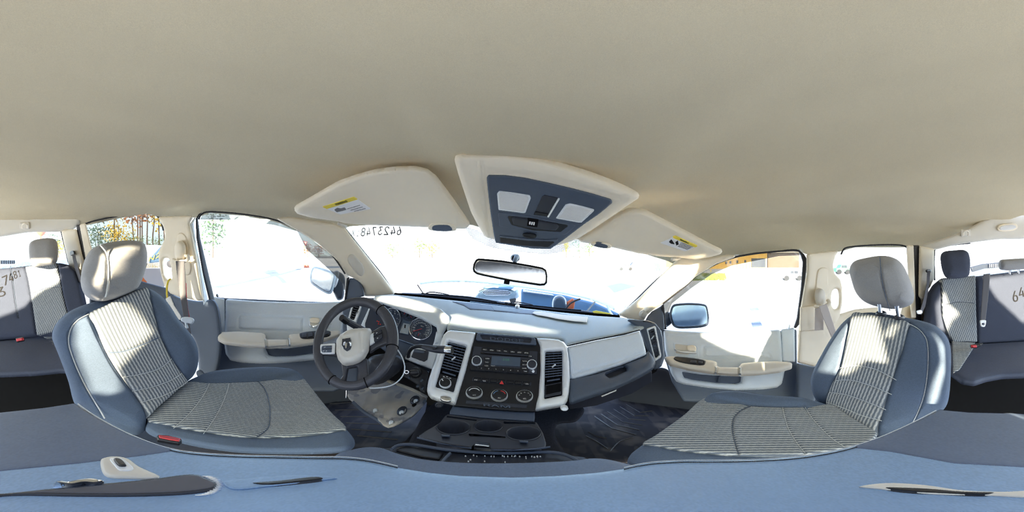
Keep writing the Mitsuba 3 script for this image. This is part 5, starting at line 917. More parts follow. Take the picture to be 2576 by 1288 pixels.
# ---------------------------------------------------------------- steering wheel and column levers
sw_ = thing('steering_wheel', 'black leather steering wheel with grey airbag pad and silver spoke inlays', 'steering wheel')
wl = surf((890, 750, 1.7), (790, 880, 1.58), (1000, 880, 1.58))
a = np.linspace(0, 2 * math.pi, 80, endpoint=False)
rim = np.stack([894 + 94 * np.cos(a) + 4 * np.sin(-a) * 1.5, 865 + 106 * np.sin(a)], 1)
rim[:, 0] += -9 * (rim[:, 1] - 865) / 106 * .5
rp_ = scr(wl, rim[:, 0], rim[:, 1])
rr = (11.5 + 3.0 * np.maximum(np.cos(a), 0)) * wl(rim[:, 0], rim[:, 1]) / F * S
put('rim', tube3(rp_, rr, 14, True), 'wheel_leather', sw_, smooth=60)
for k in (0, 1, 2, 3):
    i = [2, 68, 27, 15, ][k]
    if k == 0: i = 1
    c, d = rp_[i], rp_[(i + 1) % 80] - rp_[i - 1]; d /= np.linalg.norm(d)
    e = np.cross(d, [0, 1, 0]); e /= np.linalg.norm(e); g = np.cross(d, e); t_ = np.linspace(0, 2 * math.pi, 24, endpoint=False)
    put('rim_seam', tube3(c + (rr[i] * 1.02) * (np.cos(t_)[:, None] * e + np.sin(t_)[:, None] * g), .0016 * S, 6, True), 'black_matt', sw_)
fr = near(wl, -.02)
HB = [(846, 856), (855, 843), (872, 832), (890, 827), (912, 825), (932, 826), (936, 836), (931, 852), (928, 884), (918, 902), (905, 912), (890, 918), (870, 921), (862, 918), (850, 904), (845, 885)]
put('spoke', puff([(798, 866), (815, 863), (846, 862), (850, 900), (840, 897), (812, 894), (800, 892), (796, 880)], fr, .02, 6, .03, 5, sp=False, rnd=3), 'wheel_leather', sw_)
put('spoke', puff([(925, 838), (940, 832), (956, 822), (975, 818), (982, 840), (984, 868), (968, 870), (950, 878), (930, 892)], fr, .02, 6, .03, 5, sp=False, rnd=3), 'wheel_leather', sw_)
put('spoke', puff([(858, 912), (872, 918), (905, 912), (922, 900), (928, 910), (930, 960), (924, 975), (890, 980), (855, 972), (852, 960), (862, 945)], fr, .02, 6, .03, 5, sp=False, rnd=3, holes=[[(877, 929), (899, 925), (900, 932), (897, 962), (870, 968)]]), 'wheel_leather', sw_)
put('airbag_pad', puff(HB, wl, .045, 14, .03, 5, sp=False, rnd=4, grooves=[([(862, 838), (860, 862), (862, 900)], 2.5, .003), ([(909, 826), (908, 850), (912, 890)], 2.5, .003)]), 'pad_grey', sw_, smooth=50)
sh = [(862, 857), (885, 853), (886, 872), (883, 880), (873, 886), (864, 880), (861, 874)]
em = put('emblem', puff(sh, wl, .006, 2, 0, 3, sp=False, rnd=0, lift=.044), 'chrome', sw_)
put('emblem_field', puff(poly(sh, False, 0).buffer(-1.8), wl, .001, 1, 0, 3, lift=.0505), 'plastic_dark', em)
put('head_relief', puff([(870, 866), (873, 868), (877, 866), (877, 872), (875, 880), (872.5, 882), (870, 876)], wl, .004, 2, 0, 2, lift=.051), 'chrome', em)
for c in (867.5, 880):
    put('horn_relief', tube([(c + (3 if c < 870 else -3), 864, 1.545), (c, 861, 1.54), (c - (2 if c < 870 else -2), 865, 1.54), (c - (1 if c < 870 else -1), 871, 1.54), (c + (1.5 if c < 870 else -1.5), 872, 1.545)], [1.2, 2.4, 2.2, 1.8, .8]), 'chrome', em)
put('spoke_inlay', puff([(805, 869), (809, 866), (844, 864), (843, 891), (812, 892), (805, 889)], wl, .008, 3, 0, 4, sp=False, rnd=2, lift=.004), 'silver_paint', sw_)
bp_ = put('button_pad', puff([(810, 873), (814, 871), (836, 870), (835, 888), (812, 888), (809, 884)], wl, .006, 2, 0, 4, sp=False, rnd=1.5, lift=.011), 'plastic_slate', sw_)
put('pad_split', line_on(wl, [(810, 880), (836, 879)], .6, lift=.017, sp=False), 'black_matt', bp_)
put('spoke_inlay', puff([(928, 846), (934, 840), (942, 836), (946, 860), (938, 866), (930, 871)], wl, .008, 3, 0, 4, sp=False, rnd=1, lift=.004), 'silver_paint', sw_)
bp_ = put('button_pad', puff([(939, 840), (956, 829), (960, 829), (963, 848), (960, 853), (944, 862), (941, 860)], wl, .006, 2, 0, 4, sp=False, rnd=1.5, lift=.008), 'plastic_dark', sw_)
put('pad_split', line_on(wl, [(940, 850), (962, 839)], .6, lift=.015, sp=False), 'black_matt', bp_)
for u, v in ((948, 840), (950, 853), (818, 876), (815, 885), (822, 885)):
    put('button_symbol', line_on(wl, [(u - 1.5, v), (u + 2, v - 1)], .7, lift=.0165 if u > 900 else .018, sp=False), 'print_white', sw_)
put('retaining_pin', tube([(872, 980, 1.6), (871, 1001, 1.6)], 2.2, sp=False), 'chrome', sw_)
tl = thing('turn_signal_lever', 'black turn signal lever seen through the steering wheel, left of the cluster', 'lever')
put('arm', tube([(905, 826, 1.84), (880, 812, 1.8), (872, 807, 1.79)], [8, 8, 7.5]), 'plastic_dark', tl)
put('grip', tube([(874, 809, 1.79), (866, 803, 1.78), (859, 799, 1.77)], [9, 9.5, 8.5]), 'plastic_black', tl)
gs = thing('gear_lever', 'black column gear lever with a chrome cap, across the left vent', 'gear lever')
put('arm', tube([(1027, 898, 1.64), (1029, 886, 1.63), (1036, 876, 1.62), (1050, 871, 1.6), (1066, 872, 1.58)], [5, 5, 5, 5, 6]), 'plastic_black', gs)
put('grip', tube([(1064, 872, 1.58), (1076, 875, 1.57), (1100, 879, 1.55), (1122, 880, 1.54)], [6, 8, 9.5, 10]), 'plastic_dark', gs)
put('cap', tube([(1121, 880, 1.54), (1133, 881, 1.535), (1138, 881, 1.533)], [10.5, 11.5, 10.5]), 'chrome', gs)
put('button', puff([(1088, 871), (1098, 872), (1097, 880), (1087, 879)], flat(1.53), .006, 2, .01, 3, sp=False, rnd=1), 'plastic_black', gs)
wr = thing('wire_loop', 'white wire loop holding a key ring beside the steering wheel', 'wire')
put('wire', tube([(1000, 880, 1.66), (1012, 900, 1.66), (1018, 925, 1.66), (1014, 943, 1.66), (1000, 960, 1.64), (980, 971, 1.62), (950, 976, 1.6), (930, 976, 1.6)], 1.7), 'paint_white', wr)
t_ = np.linspace(0, 2 * math.pi, 20, endpoint=False)
put('key_ring', tube(np.c_[1023 + 5 * np.cos(t_), 936 + 4 * np.sin(t_), 1.66 + 0 * t_], 1.2, False, closed=True), 'chrome', wr)
put('key_head', puff([(1027, 934), (1040, 930), (1052, 932), (1054, 940), (1044, 944), (1030, 942)], flat(1.68), .012, 4, .012, 4), 'plastic_black', wr)
# the loose knee panel hanging under the column
kp = thing('knee_panel', 'loose dusty plastic knee panel hanging below the steering column', 'panel')
ks = surf((890, 985, 2.0), (1075, 1000, 1.9), (975, 1070, 1.72))
put('panel', puff([(868, 985), (900, 972), (960, 962), (975, 958), (1000, 962), (1040, 978), (1070, 996), (1075, 1004), (1064, 1022), (1040, 1046), (1010, 1064), (990, 1074), (976, 1077), (966, 1072), (940, 1052), (915, 1038), (895, 1020), (878, 1004)], ks, .012, 6, .02, 7, sp=False, rnd=4, grooves=[([(922, 1036), (960, 1052), (990, 1060)], 3, .008)], bump=lambda u, v: .004 * (np.sin(u * .22 + v * .1) > .6)), 'dirty_plastic', kp)
put('rim_bar', tube([(888, 1012, 1.84), (915, 1036, 1.8), (945, 1054, 1.76), (975, 1072, 1.72), (1000, 1066, 1.74), (1040, 1042, 1.8), (1070, 1008, 1.86)], 4), 'plastic_slate', kp)
put('upper_rail', tube([(975, 958, 1.96), (1010, 970, 1.92), (1045, 984, 1.9), (1074, 1000, 1.88)], 4), 'dirty_plastic', kp)
for u, v in ((944, 1033), (984, 1063), (1010, 1038), (1046, 1009)):
    q = put('clip', puff([(u - 6, v - 2), (u - 1, v - 5), (u + 6, v - 4), (u + 5, v + 2), (u, v + 3), (u - 3, v + 6), (u - 6, v + 4)], near(ks, .02), .012, 3, .006, 3, sp=False, rnd=1), 'paint_white', kp)
for u, v, r_ in ((1012, 1038, 14), (1044, 1010, 13)):
    put('clip_well', knob(u, v, ks, [(1, .01), (1, .016), (.85, .016), (.75, .0125), (.2, .0125)], r_, r_ * .7, rot=-.6), 'plastic_dark', kp)
put('slot', puff([(1036, 1022), (1046, 1016), (1048, 1020), (1040, 1026)], ks, .003, 1, 0, 3, lift=.012), 'black_matt', kp)
fm = thing('floor_mat', 'ribbed black rubber floor mat in the driver foot well', 'floor mat')
mz = level(-.74)
put('mat', puff([(790, 985), (860, 975), (940, 985), (1010, 1000), (1075, 1010), (1065, 1060), (1020, 1110), (960, 1135), (890, 1140), (840, 1080), (800, 1030)], mz, .006, 5, .02, 12, sp=False, rnd=5), 'mat_rubber', fm)
for i in range(7):
    put('rib', tube([(815 + i * 14, 1000 + i * 16, .74 * F / (356 + i * 16) - .01), (905 + i * 16, 992 + i * 19, .74 * F / (348 + i * 19) - .01)], 2.0, sp=False, sides=6), 'rubber', fm)
fm = thing('floor_mat', 'scuffed black rubber floor mat in the passenger foot well', 'floor mat')
put('mat', puff([(1392, 1090), (1400, 1040), (1440, 1012), (1560, 985), (1650, 990), (1730, 1010), (1760, 1030), (1700, 1080), (1600, 1140), (1580, 1165), (1500, 1168), (1430, 1160)], mz, .006, 5, .02, 12, sp=False, rnd=5), 'mat_rubber', fm)
for i in range(6):
    y = lambda v: .74 * F / (v - 644) - .012
    p0, p1, p2 = (1496 + i * 16, 1048 - i * 6), (1540 + i * 14, 1078 - i * 8), (1600 + i * 8, 1094 - i * 12)
    put('rib', tube([(*p0, y(p0[1])), (*p1, y(p1[1])), (*p2, y(p2[1]))], 1.6, sp=False, sides=6), 'rubber', fm)
for p0, p1, p2 in (((1474, 1097), (1500, 1110), (1530, 1130)), ((1480, 1086), (1500, 1097), (1526, 1102)), ((1536, 1135), (1560, 1110), (1592, 1100))):
    put('rib', tube([(*p, y(p[1])) for p in (p0, p1, p2)], 1.6, sp=True, sides=6), 'rubber', fm)
tn = thing('floor_tunnel', 'dark moulded floor hump between the two foot wells', 'floor trim')
put('body', puff([(1010, 1140), (1040, 1090), (1075, 1030), (1110, 1005), (1180, 1010), (1360, 1020), (1430, 1010), (1470, 1030), (1450, 1060), (1400, 1070), (1400, 1110), (1440, 1150), (1520, 1175), (1500, 1200), (1000, 1200), (940, 1150)], surf((1100, 1010, 2.0), (1400, 1020, 2.0), (1250, 1180, 1.36)), .02, 20, .05, 12), 'carpet_dark', tn, smooth=60)

# ---------------------------------------------------------------- cup holder console, tray, folded seat and centre armrest
ch = thing('cup_holder_console', 'dark console with three round cup holders in front of the armrest', 'cup holder')
chz = level(-.49)
CH = [(1048, 1100), (1075, 1082), (1106, 1064), (1120, 1046), (1126, 1042), (1200, 1052), (1280, 1058), (1348, 1062), (1352, 1066), (1366, 1090), (1374, 1115), (1372, 1126), (1358, 1128), (1290, 1131), (1232, 1130), (1230, 1122), (1192, 1120), (1186, 1126), (1140, 1120), (1090, 1110)]
cups = [(1141, 1077, 42, 18.5), (1228.5, 1074, 36, 15.5), (1317, 1092, 44, 18.5)]
put('top_plate', puff(CH, chz, .004, 4, .03, 7, sp=False, rnd=4, holes=[ell(*c) for c in cups] + [[(1124, 1046), (1200, 1056), (1198, 1059), (1124, 1050)], [(1266, 1060), (1346, 1063), (1346, 1067), (1268, 1066)], [(1177, 1091), (1184, 1091), (1272, 1098), (1272, 1102), (1182, 1097)]]), 'plastic_dark', ch)
put('under_body', puff([(1056, 1098), (1080, 1080), (1112, 1060), (1124, 1048), (1346, 1064), (1364, 1094), (1370, 1124), (1290, 1128), (1190, 1118)], level(-.585), .0, 3, .04, 9, sp=False), 'black_matt', ch)
for (u, v, rx, ry) in cups:
    q = put('cup_holder', knob(u, v, chz, [(1.03, -.08), (1.03, .001), (.99, .004), (.94, .001), (.9, -.02), (.84, -.075), (.1, -.078)], rx, ry, 48, upright=True), 'plastic_dark', ch)
    put('liner', knob(u, v, chz, [(.80, -.077), (.8, -.07), (.72, -.068), (.1, -.07)], rx, ry, 40, upright=True), 'rubber', q)
for u, v in ((1122, 1099), (1318, 1114)):
    put('cup_finger', puff([(u - 13, v - 3), (u + 12, v - 1), (u + 8, v + 4), (u - 10, v + 3)], chz, .008, 2, .02, 4, sp=False, rnd=1, lift=.01), 'plastic_slate', ch)
lt_ = put('latch', puff([(1193, 1121), (1200, 1114), (1232, 1118), (1232, 1130), (1192, 1128)], chz, .01, 2, .0, 4, sp=False, rnd=1, lift=.008), 'plastic_black', ch)
put('latch_bar', tube([(1196, 1119, 1.3), (1230, 1123, 1.29)], 2.0, sp=False), 'silver_paint', lt_)
put('rear_lip', tube([(1050, 1101, 1.38), (1100, 1113, 1.35), (1150, 1122, 1.33), (1186, 1127, 1.31)], 2.4), 'plastic_slate', ch)
put('rear_lip', tube([(1234, 1131, 1.3), (1290, 1132, 1.3), (1350, 1129, 1.3), (1384, 1124, 1.31)], 2.4), 'plastic_slate', ch)
tr_ = thing('storage_tray', 'shallow dark floor tray behind the cup holder console', 'tray')
tz = level(-.545)
put('tray_floor', puff([(960, 1128), (1060, 1122), (1200, 1140), (1400, 1142), (1470, 1150), (1500, 1175), (1300, 1195), (960, 1185)], level(-.515), .004, 4, .02, 12, sp=False, rnd=3), 'plastic_dark', tr_)
put('tray_rim', tube([(985, 1130, 1.333), (1000, 1121, 1.358), (1030, 1118, 1.367), (1130, 1132, 1.328), (1250, 1140, 1.306), (1390, 1138, 1.311), (1424, 1145, 1.293), (1455, 1160, 1.256)], 4), 'plastic_slate', tr_)
put('left_pocket', puff([(990, 1134), (1020, 1122), (1118, 1140), (1105, 1158), (1060, 1152)], level(-.512), .008, 4, .02, 7, sp=False, rnd=3), 'plastic_black', tr_)
put('divider', tube([(1132, 1141, 1.304), (1116, 1158, 1.26), (1106, 1172, 1.227)], 4), 'plastic_slate', tr_)
for i in range(26):
    u, v = 1150 + RNG.random() * 230, 1145 + abs(RNG.normal()) * 8
    if i < 14: v = 1147 + RNG.random() * 2
    put('crumb', knob(u, v, level(-.51), [(1, -.002), (.8, .004), (.2, .005)], 1.0 + RNG.random() * 1.6, .8 + RNG.random() * .6, 6), 'paper_white', tr_)
fs = thing('centre_seat_cushion', 'dark slate centre seat cushion between tray and raised armrest', 'seat cushion')
put('cushion', puff([(840, 1150), (880, 1134), (920, 1126), (960, 1128), (1000, 1142), (1060, 1156), (1160, 1165), (1300, 1166), (1440, 1160), (1480, 1155), (1500, 1154), (1530, 1157), (1570, 1166), (1620, 1180), (1660, 1200), (1600, 1230), (1290, 1250), (960, 1230), (840, 1190)], level(-.47), .02, 14, .1, 10), 'vinyl_slate', fs, smooth=60)
am = thing('folding_seat', 'wide slate grey folded centre seat back, coloured blue for the skylight, filling the foreground', 'seat')
az = level(-.36)
AM = [(-200, 1065), (-60, 1052), (0, 1043), (60, 1038), (110, 1031), (160, 1022), (190, 1019), (212, 1030), (240, 1050), (290, 1078), (340, 1102), (400, 1126), (460, 1140), (560, 1149), (700, 1153), (800, 1155), (870, 1156), (930, 1164), (1000, 1181), (1080, 1194), (1160, 1202), (1290, 1206), (1400, 1202), (1500, 1194), (1570, 1184), (1620, 1171), (1680, 1165), (1800, 1164), (1920, 1161), (2020, 1153), (2120, 1135), (2200, 1110), (2270, 1080), (2320, 1055), (2362, 1035), (2385, 1035), (2440, 1042), (2520, 1045), (2640, 1050), (2780, 1062), (2900, 1300), (2900, 1500), (-330, 1500), (-330, 1300)]
put('pad', puff(AM, az, .03, 16, .12, 16, sp=False, rnd=6), 'vinyl_skylit', am, smooth=60)
put('rear_panel', puff([(-200, 1068), (0, 1048), (110, 1036), (188, 1024), (230, 1052), (330, 1106), (450, 1146), (360, 1160), (200, 1180), (0, 1200), (-200, 1200)], az, .004, 10, 0, 14, sp=False, rnd=6, lift=.029), 'vinyl_slate', am, smooth=60)
put('rear_panel', puff([(2364, 1040), (2440, 1047), (2560, 1050), (2760, 1066), (2760, 1190), (2576, 1190), (2400, 1180), (2240, 1150), (2130, 1138), (2220, 1108), (2300, 1070)], az, .004, 10, 0, 14, sp=False, rnd=6, lift=.029), 'vinyl_slate', am, smooth=60)
for st in ([(196, 1026), (232, 1052), (290, 1086), (345, 1112), (400, 1133), (460, 1147), (560, 1156), (700, 1160), (800, 1162), (870, 1163), (930, 1170), (1000, 1186)], [(1570, 1190), (1625, 1178), (1700, 1172), (1800, 1171), (1920, 1168), (2020, 1160), (2120, 1142), (2200, 1117), (2270, 1087), (2320, 1062), (2355, 1043)]):
    put('stitching', line_on(az, st, 1.3, lift=.031), 'thread_light', am)
    put('piping', line_on(az, [(x, y + 5) for x, y in st], 1.1, lift=.031), 'plastic_black', am)
h = put('latch_plate', puff([(252, 1170), (268, 1162), (296, 1160), (322, 1166), (350, 1186), (404, 1214), (396, 1220), (330, 1222), (262, 1212)], az, .02, 10, 0, 6, lift=.02), 'trim_shade', am)
put('latch_recess', puff([(276, 1172), (300, 1170), (312, 1174), (336, 1198), (326, 1203), (300, 1202), (288, 1190)], az, .003, 2, 0, 4, lift=.04), 'silver_paint', h)
put('latch_button', puff([(286, 1174), (302, 1174), (318, 1192), (298, 1192)], az, .008, 3, 0, 4, lift=.042), 'plastic_black', h)
for out, inn in (([(560, 1228), (640, 1216), (760, 1208), (830, 1212), (850, 1218), (800, 1226), (680, 1240), (580, 1246)], [(636, 1232), (700, 1226), (800, 1216), (812, 1220), (740, 1230), (660, 1236)]), ([(2160, 1240), (2220, 1230), (2320, 1234), (2420, 1248), (2520, 1252), (2640, 1252), (2640, 1264), (2480, 1264), (2340, 1260), (2220, 1248)], [(2228, 1244), (2320, 1246), (2420, 1254), (2500, 1257), (2490, 1260), (2380, 1258), (2260, 1250)])):
    h = put('cup_flap', puff(out, az, .008, 5, 0, 6, lift=.027), 'vinyl_skylit' if out[0][0] < 1000 else 'trim_shade', am)
    put('flap_slot', puff(inn, az, .002, 2, 0, 5, lift=.035), 'plastic_black', h)
cm = thing('camera_base', 'dark round base plate with a white toothed rim on the armrest', 'base plate')
CB = [(-120, 1262), (0, 1258), (120, 1246), (250, 1233), (380, 1220), (490, 1208), (520, 1218), (545, 1232), (540, 1246), (500, 1256), (380, 1264), (200, 1265), (40, 1263), (-120, 1272)]
put('plate', puff(CB, az, .007, 8, 0, 8, lift=.03), 'plastic_dark', cm)
put('face', puff(poly(CB).buffer(-6), az, .002, 4, 0, 8, lift=.0365), 'webbing', cm)
for i, t_ in enumerate(np.linspace(-1.0, 1.35, 16)):
    u, v = 488 + 58 * math.cos(t_), 1236 + 27 * math.sin(t_)
    put('tooth', puff([(u - 10, v - 1.3), (u + 6, v - 1.4), (u + 18, v), (u + 6, v + 1.4), (u - 10, v + 1.3)], az, .004, 1, 0, 4, sp=False, rnd=0, lift=.03), 'paper_white', cm)
q = thing('chrome_ornament', 'small bright chrome piece lying on the armrest left of the base plate', 'ornament')
put('body', puff([(136, 1236), (150, 1230), (170, 1232), (200, 1226), (232, 1224), (262, 1232), (240, 1238), (210, 1237), (180, 1242), (160, 1240)], az, .016, 5, 0, 5, lift=.034), 'chrome', q)
# ---------------------------------------------------------------- outside the truck
GZ = -1.5     # the lot's level, in plan units
put('pavement', box3(A(-160, -40, GZ * S - .3), A(160, 400, GZ * S)), 'pavement_stuff', kind='structure', label='bright open paved lot outside the windows')
def gpt(u, v): return P(u, v, -GZ * F / (v - V0))
def strip(name, pts, w, mat, parent, up=.01):
    q = np.array([gpt(*p) for p in pts]); d = np.gradient(q, axis=0); d[:, 2] = 0; d /= np.linalg.norm(d, axis=1, keepdims=True); n = np.stack([-d[:, 1], d[:, 0], 0 * d[:, 0]], 1) * w / 2
    ms = [slab([q[i] - n[i], q[i] + n[i], q[i + 1] + n[i + 1], q[i + 1] - n[i + 1]], up, .01) for i in range(len(q) - 1)]
    return put(name, join(*ms), mat, parent)
def slab(pts, up=.02, th=.05):
    p = np.array(pts); V = np.vstack([p + A(0, 0, up), p - A(0, 0, th)])
    m = trimesh.convex.convex_hull(V); return np.array(m.vertices), np.array(m.faces)
strip('tar_line', [(538, 724), (600, 712), (650, 702), (700, 692), (750, 678), (772, 670)], .55, 'dark_pavement', 'pavement')  # dark lines on the lot, laid as thin slabs
strip('tar_line', [(532, 684), (600, 680), (680, 664), (730, 657)], .5, 'dark_pavement', 'pavement')
strip('tar_line', [(690, 690), (706, 700), (716, 712)], .3, 'dark_pavement', 'pavement')
for q in ([(618, 683), (640, 680), (648, 683), (628, 686)], [(660, 684), (690, 678), (704, 690), (682, 694)], [(1500, 725), (1560, 712), (1600, 720), (1540, 738)], [(1886, 776), (1906, 774), (1910, 780), (1890, 782)], [(1890, 812), (1912, 808), (1918, 820), (1894, 824)]):
    put('worn_patch', slab([gpt(*x) for x in q], .008, .01), 'dark_pavement', 'pavement')  # dark patches on the lot, laid as thin slabs
# truck's own hood, wipers, cowl
hd = thing('truck_hood', 'pale hood of the truck standing slightly open beyond the windshield', 'hood')
put('panel', puff([(1054, 714), (1090, 711), (1160, 709), (1230, 714), (1300, 722), (1380, 733), (1440, 744), (1490, 756), (1530, 772), (1552, 786), (1540, 790), (1556, 760), (1535, 726), (1490, 704), (1420, 690), (1300, 678), (1180, 674), (1100, 684), (1064, 700)], surf((1060, 712, 4.0), (1550, 785, 3.75), (1300, 678, 4.8)), .03, 14, .03, 10), 'paint_hood', hd, smooth=60)
put('hinge', tube([(1528, 770, 3.2), (1534, 784, 3.1), (1541, 794, 3.0)], 3), 'paint_grey', hd)
put('hinge', tube([(1575, 768, 3.1), (1568, 782, 3.05), (1560, 792, 3.0)], 3), 'paint_white', hd)
put('strut', tube([(1496, 760, 3.4), (1472, 788, 3.0)], 2.2, sp=False), 'rubber', hd)
eb = thing('engine_bay', 'engine bay under the open hood edge, wall coloured blue for the shade', 'engine bay')
put('inner_panel', puff([(1310, 735), (1312, 726), (1420, 742), (1500, 762), (1560, 790), (1560, 800), (1420, 796), (1310, 785)], flat(3.45), .02, 6, .04, 10, sp=False, rnd=2), 'paint_blue', eb)  # blue tone stands for shaded ground and hinge area under the hood
put('brace', puff([(1316, 728), (1330, 731), (1390, 740), (1394, 744), (1316, 734)], flat(3.4), .01, 2, .02, 6, sp=False, rnd=0), 'paint_white', eb)
put('reservoir', puff([(1390, 776), (1392, 752), (1400, 745), (1416, 745), (1424, 754), (1426, 778)], flat(3.25), .03, 6, .05, 5), 'screen_glass', eb)
put('reservoir_band', tube([(1391, 777, 3.2), (1391, 758, 3.2), (1398, 746, 3.2), (1412, 745, 3.2), (1421, 752, 3.2), (1424, 765, 3.2)], 1.5), 'silver_paint', eb)
put('battery_cover', puff([(1424, 760), (1440, 750), (1447, 756), (1444, 776), (1426, 780)], flat(3.25), .02, 4, .04, 5, sp=False, rnd=1), 'rust', eb)
put('hose', tube([(1424, 776, 3.15), (1434, 764, 3.15), (1448, 756, 3.15), (1460, 752, 3.15)], 2.2), 'rubber', eb)
put('cowl', puff([(1010, 736), (1100, 739), (1180, 745), (1260, 758), (1360, 770), (1450, 778), (1540, 790), (1540, 799), (1400, 790), (1250, 775), (1100, 755), (1010, 745)], flat(3.0), .02, 4, .05, 8, sp=False, rnd=2), 'plastic_dark', eb)
for lb_, pts in (('black wiper blade lying across the left half of the cowl', [(1060, 738, 2.95), (1120, 743, 2.93), (1180, 748, 2.92), (1250, 760, 2.9)]), ('black wiper blade lying across the right half of the cowl', [(1270, 762, 2.95), (1330, 768, 2.93), (1400, 775, 2.92), (1462, 781, 2.9)])):
    q = thing('wiper', lb_, 'wiper'); put('blade', tube(pts, 1.6), 'black_matt', q)
    m_ = pts[1]; put('arm', tube([(m_[0] + 10, m_[1] - 1, 2.9), (m_[0] - 40, m_[1] - 8, 2.88), (m_[0] - 62, m_[1] + 4, 2.9)], 1.3), 'rubber', q)
wt = thing('wiper', 'thin grey wiper tip standing up at the left of the windshield', 'wiper')
put('blade', tube([(1050, 716, 2.95), (1058, 728, 2.95), (1066, 740, 2.95)], 1.2), 'rubber', wt)
tp = thing('tape_strip', 'yellow tape strip along the cowl below the open hood', 'tape')
put('strip', puff([(1490, 783), (1500, 781), (1536, 788), (1536, 793), (1496, 791)], flat(2.96), .004, 1, .005, 5, sp=False, rnd=0), 'label_yellow', tp)
cr_ = thing('car', 'grey blue car with a wide slatted grille facing the windshield', 'car')
cf = flat(6.2)
put('body', puff([(1194, 748), (1196, 732), (1204, 720), (1222, 715), (1250, 714), (1280, 716), (1300, 722), (1308, 732), (1306, 746), (1298, 752), (1280, 756), (1250, 757), (1210, 755)], cf, .25, 20, 1.2, 4), 'paint_car', cr_, smooth=50)
put('hood', puff([(1214, 722), (1236, 716), (1270, 717), (1296, 724), (1280, 730), (1250, 730), (1224, 728)], near(cf, .22), .05, 6, .2, 4), 'paint_blue', cr_)
gq = [(1213, 736), (1222, 729), (1250, 729), (1278, 731), (1286, 737), (1278, 743), (1250, 743), (1222, 742)]
gk = put('grille', puff(gq, near(cf, .26), .03, 3, .1, 3, sp=False, rnd=1), 'plastic_dark', cr_)
for i in range(5): put('grille_slat', tube([(1217 + abs(i - 2) * 2, 731 + i * 2.6, 5.9), (1282 - abs(i - 2) * 2, 732 + i * 2.6, 5.9)], .6, sp=False), 'chrome', gk)
put('grille_rim', tube([(x, y, 5.9) for x, y in gq], .8, sp=False, closed=True), 'chrome', gk)
put('badge', knob(1250, 722.5, near(cf, .27), [(1, 0), (1, .03), (.3, .035)], 4.5, 1.8), 'silver_paint', cr_)
for q in ([(1198, 728), (1210, 722), (1218, 726), (1204, 733)], [(1284, 728), (1296, 722), (1304, 728), (1294, 733)]):
    put('headlamp', puff(q, near(cf, .24), .03, 2, .1, 3, sp=False, rnd=0), 'lens_plastic', cr_)
for u in (1210, 1290): put('tyre', knob(u, 754, near(cf, .1), [(1, -.2), (1, .02), (.6, .03)], 8, 9), 'rubber', cr_)

def tree(label, u, vb, Y, hpx, wpx, mat, n=900, stems=1, bare=.3, group='trees around the lot', seed=0):
    r = np.random.default_rng(seed); t = thing('tree', label, 'tree', group)
    k = Y / F * S
    for j in range(stems):
        x = u + (j - (stems - 1) / 2) * wpx / max(stems, 1) * .8
        pts = [(x + r.normal() * 1, vb - hpx * f, Y + r.normal() * .01) for f in (0, .3, .6, .98)]
        put('trunk', tube(pts, [max(hpx * .012, .8), max(hpx * .01, .7), max(hpx * .008, .5), .3]), 'bark', t)
    if n:
        c = r.normal(size=(n, 3)); c /= np.linalg.norm(c, axis=1)[:, None]; c *= (r.random(n) ** .4)[:, None]
        lump = 1 + .35 * np.sin(c[:, 0] * 9 + seed) * np.cos(c[:, 2] * 8)
        ctr = P(u, vb - hpx * (bare + (1 - bare) / 2), Y)
        p = ctr + c * lump[:, None] * A(wpx / 2 * k, wpx / 2 * k, hpx * (1 - bare) / 2 * k)
        s_ = max(hpx * .018, 1.2) * k * (.6 + .8 * r.random(n))
        a, b = r.normal(size=(n, 3)), r.normal(size=(n, 3)); a /= np.linalg.norm(a, axis=1)[:, None]; b -= a * (a * b).sum(1)[:, None]; b /= np.linalg.norm(b, axis=1)[:, None]
        V = np.stack([p + a * s_[:, None], p + b * s_[:, None], p - a * s_[:, None], p - b * s_[:, None]], 1).reshape(-1, 3); i = np.arange(n)[:, None] * 4
        put('foliage', (V, np.vstack([i + [0, 1, 2], i + [0, 2, 3]])), mat, t, kind='stuff', smooth=False)
Yt = 26.
for i, (u, h_, w_, m_, st, n_, b_, lb_) in enumerate([
    (246, 88, 70, 'leaf_dark', 1, 900, .05, 'dark green bushy tree at the left edge of the tinted rear window'),
    (296, 96, 80, 'leaf_yellow', 1, 900, .1, 'yellow autumn tree above the driver headrest in the tinted rear window'),
    (336, 60, 60, 'leaf_green', 1, 700, .0, 'green shrub right above the driver headrest in the tinted rear window'),
    (352, 150, 60, 'leaf_brown', 4, 260, .5, 'bare tall trunks with sparse brown leaves in the tinted rear window'),
    (392, 52, 70, 'leaf_green', 1, 700, .0, 'low green shrub beside the middle pillar in the tinted rear window'),
    (400, 150, 50, 'leaf_yellow', 3, 260, .4, 'thin bare trunks beside the middle pillar in the tinted rear window'),
    (320, 160, 160, 'leaf_brown', 2, 900, .55, 'brown high crown along the top of the tinted rear window')]):
    tree(lb_, u, 646, Yt + i * 4, h_, w_, m_, n_, st, b_, 'trees behind the tinted rear window', i + 1)
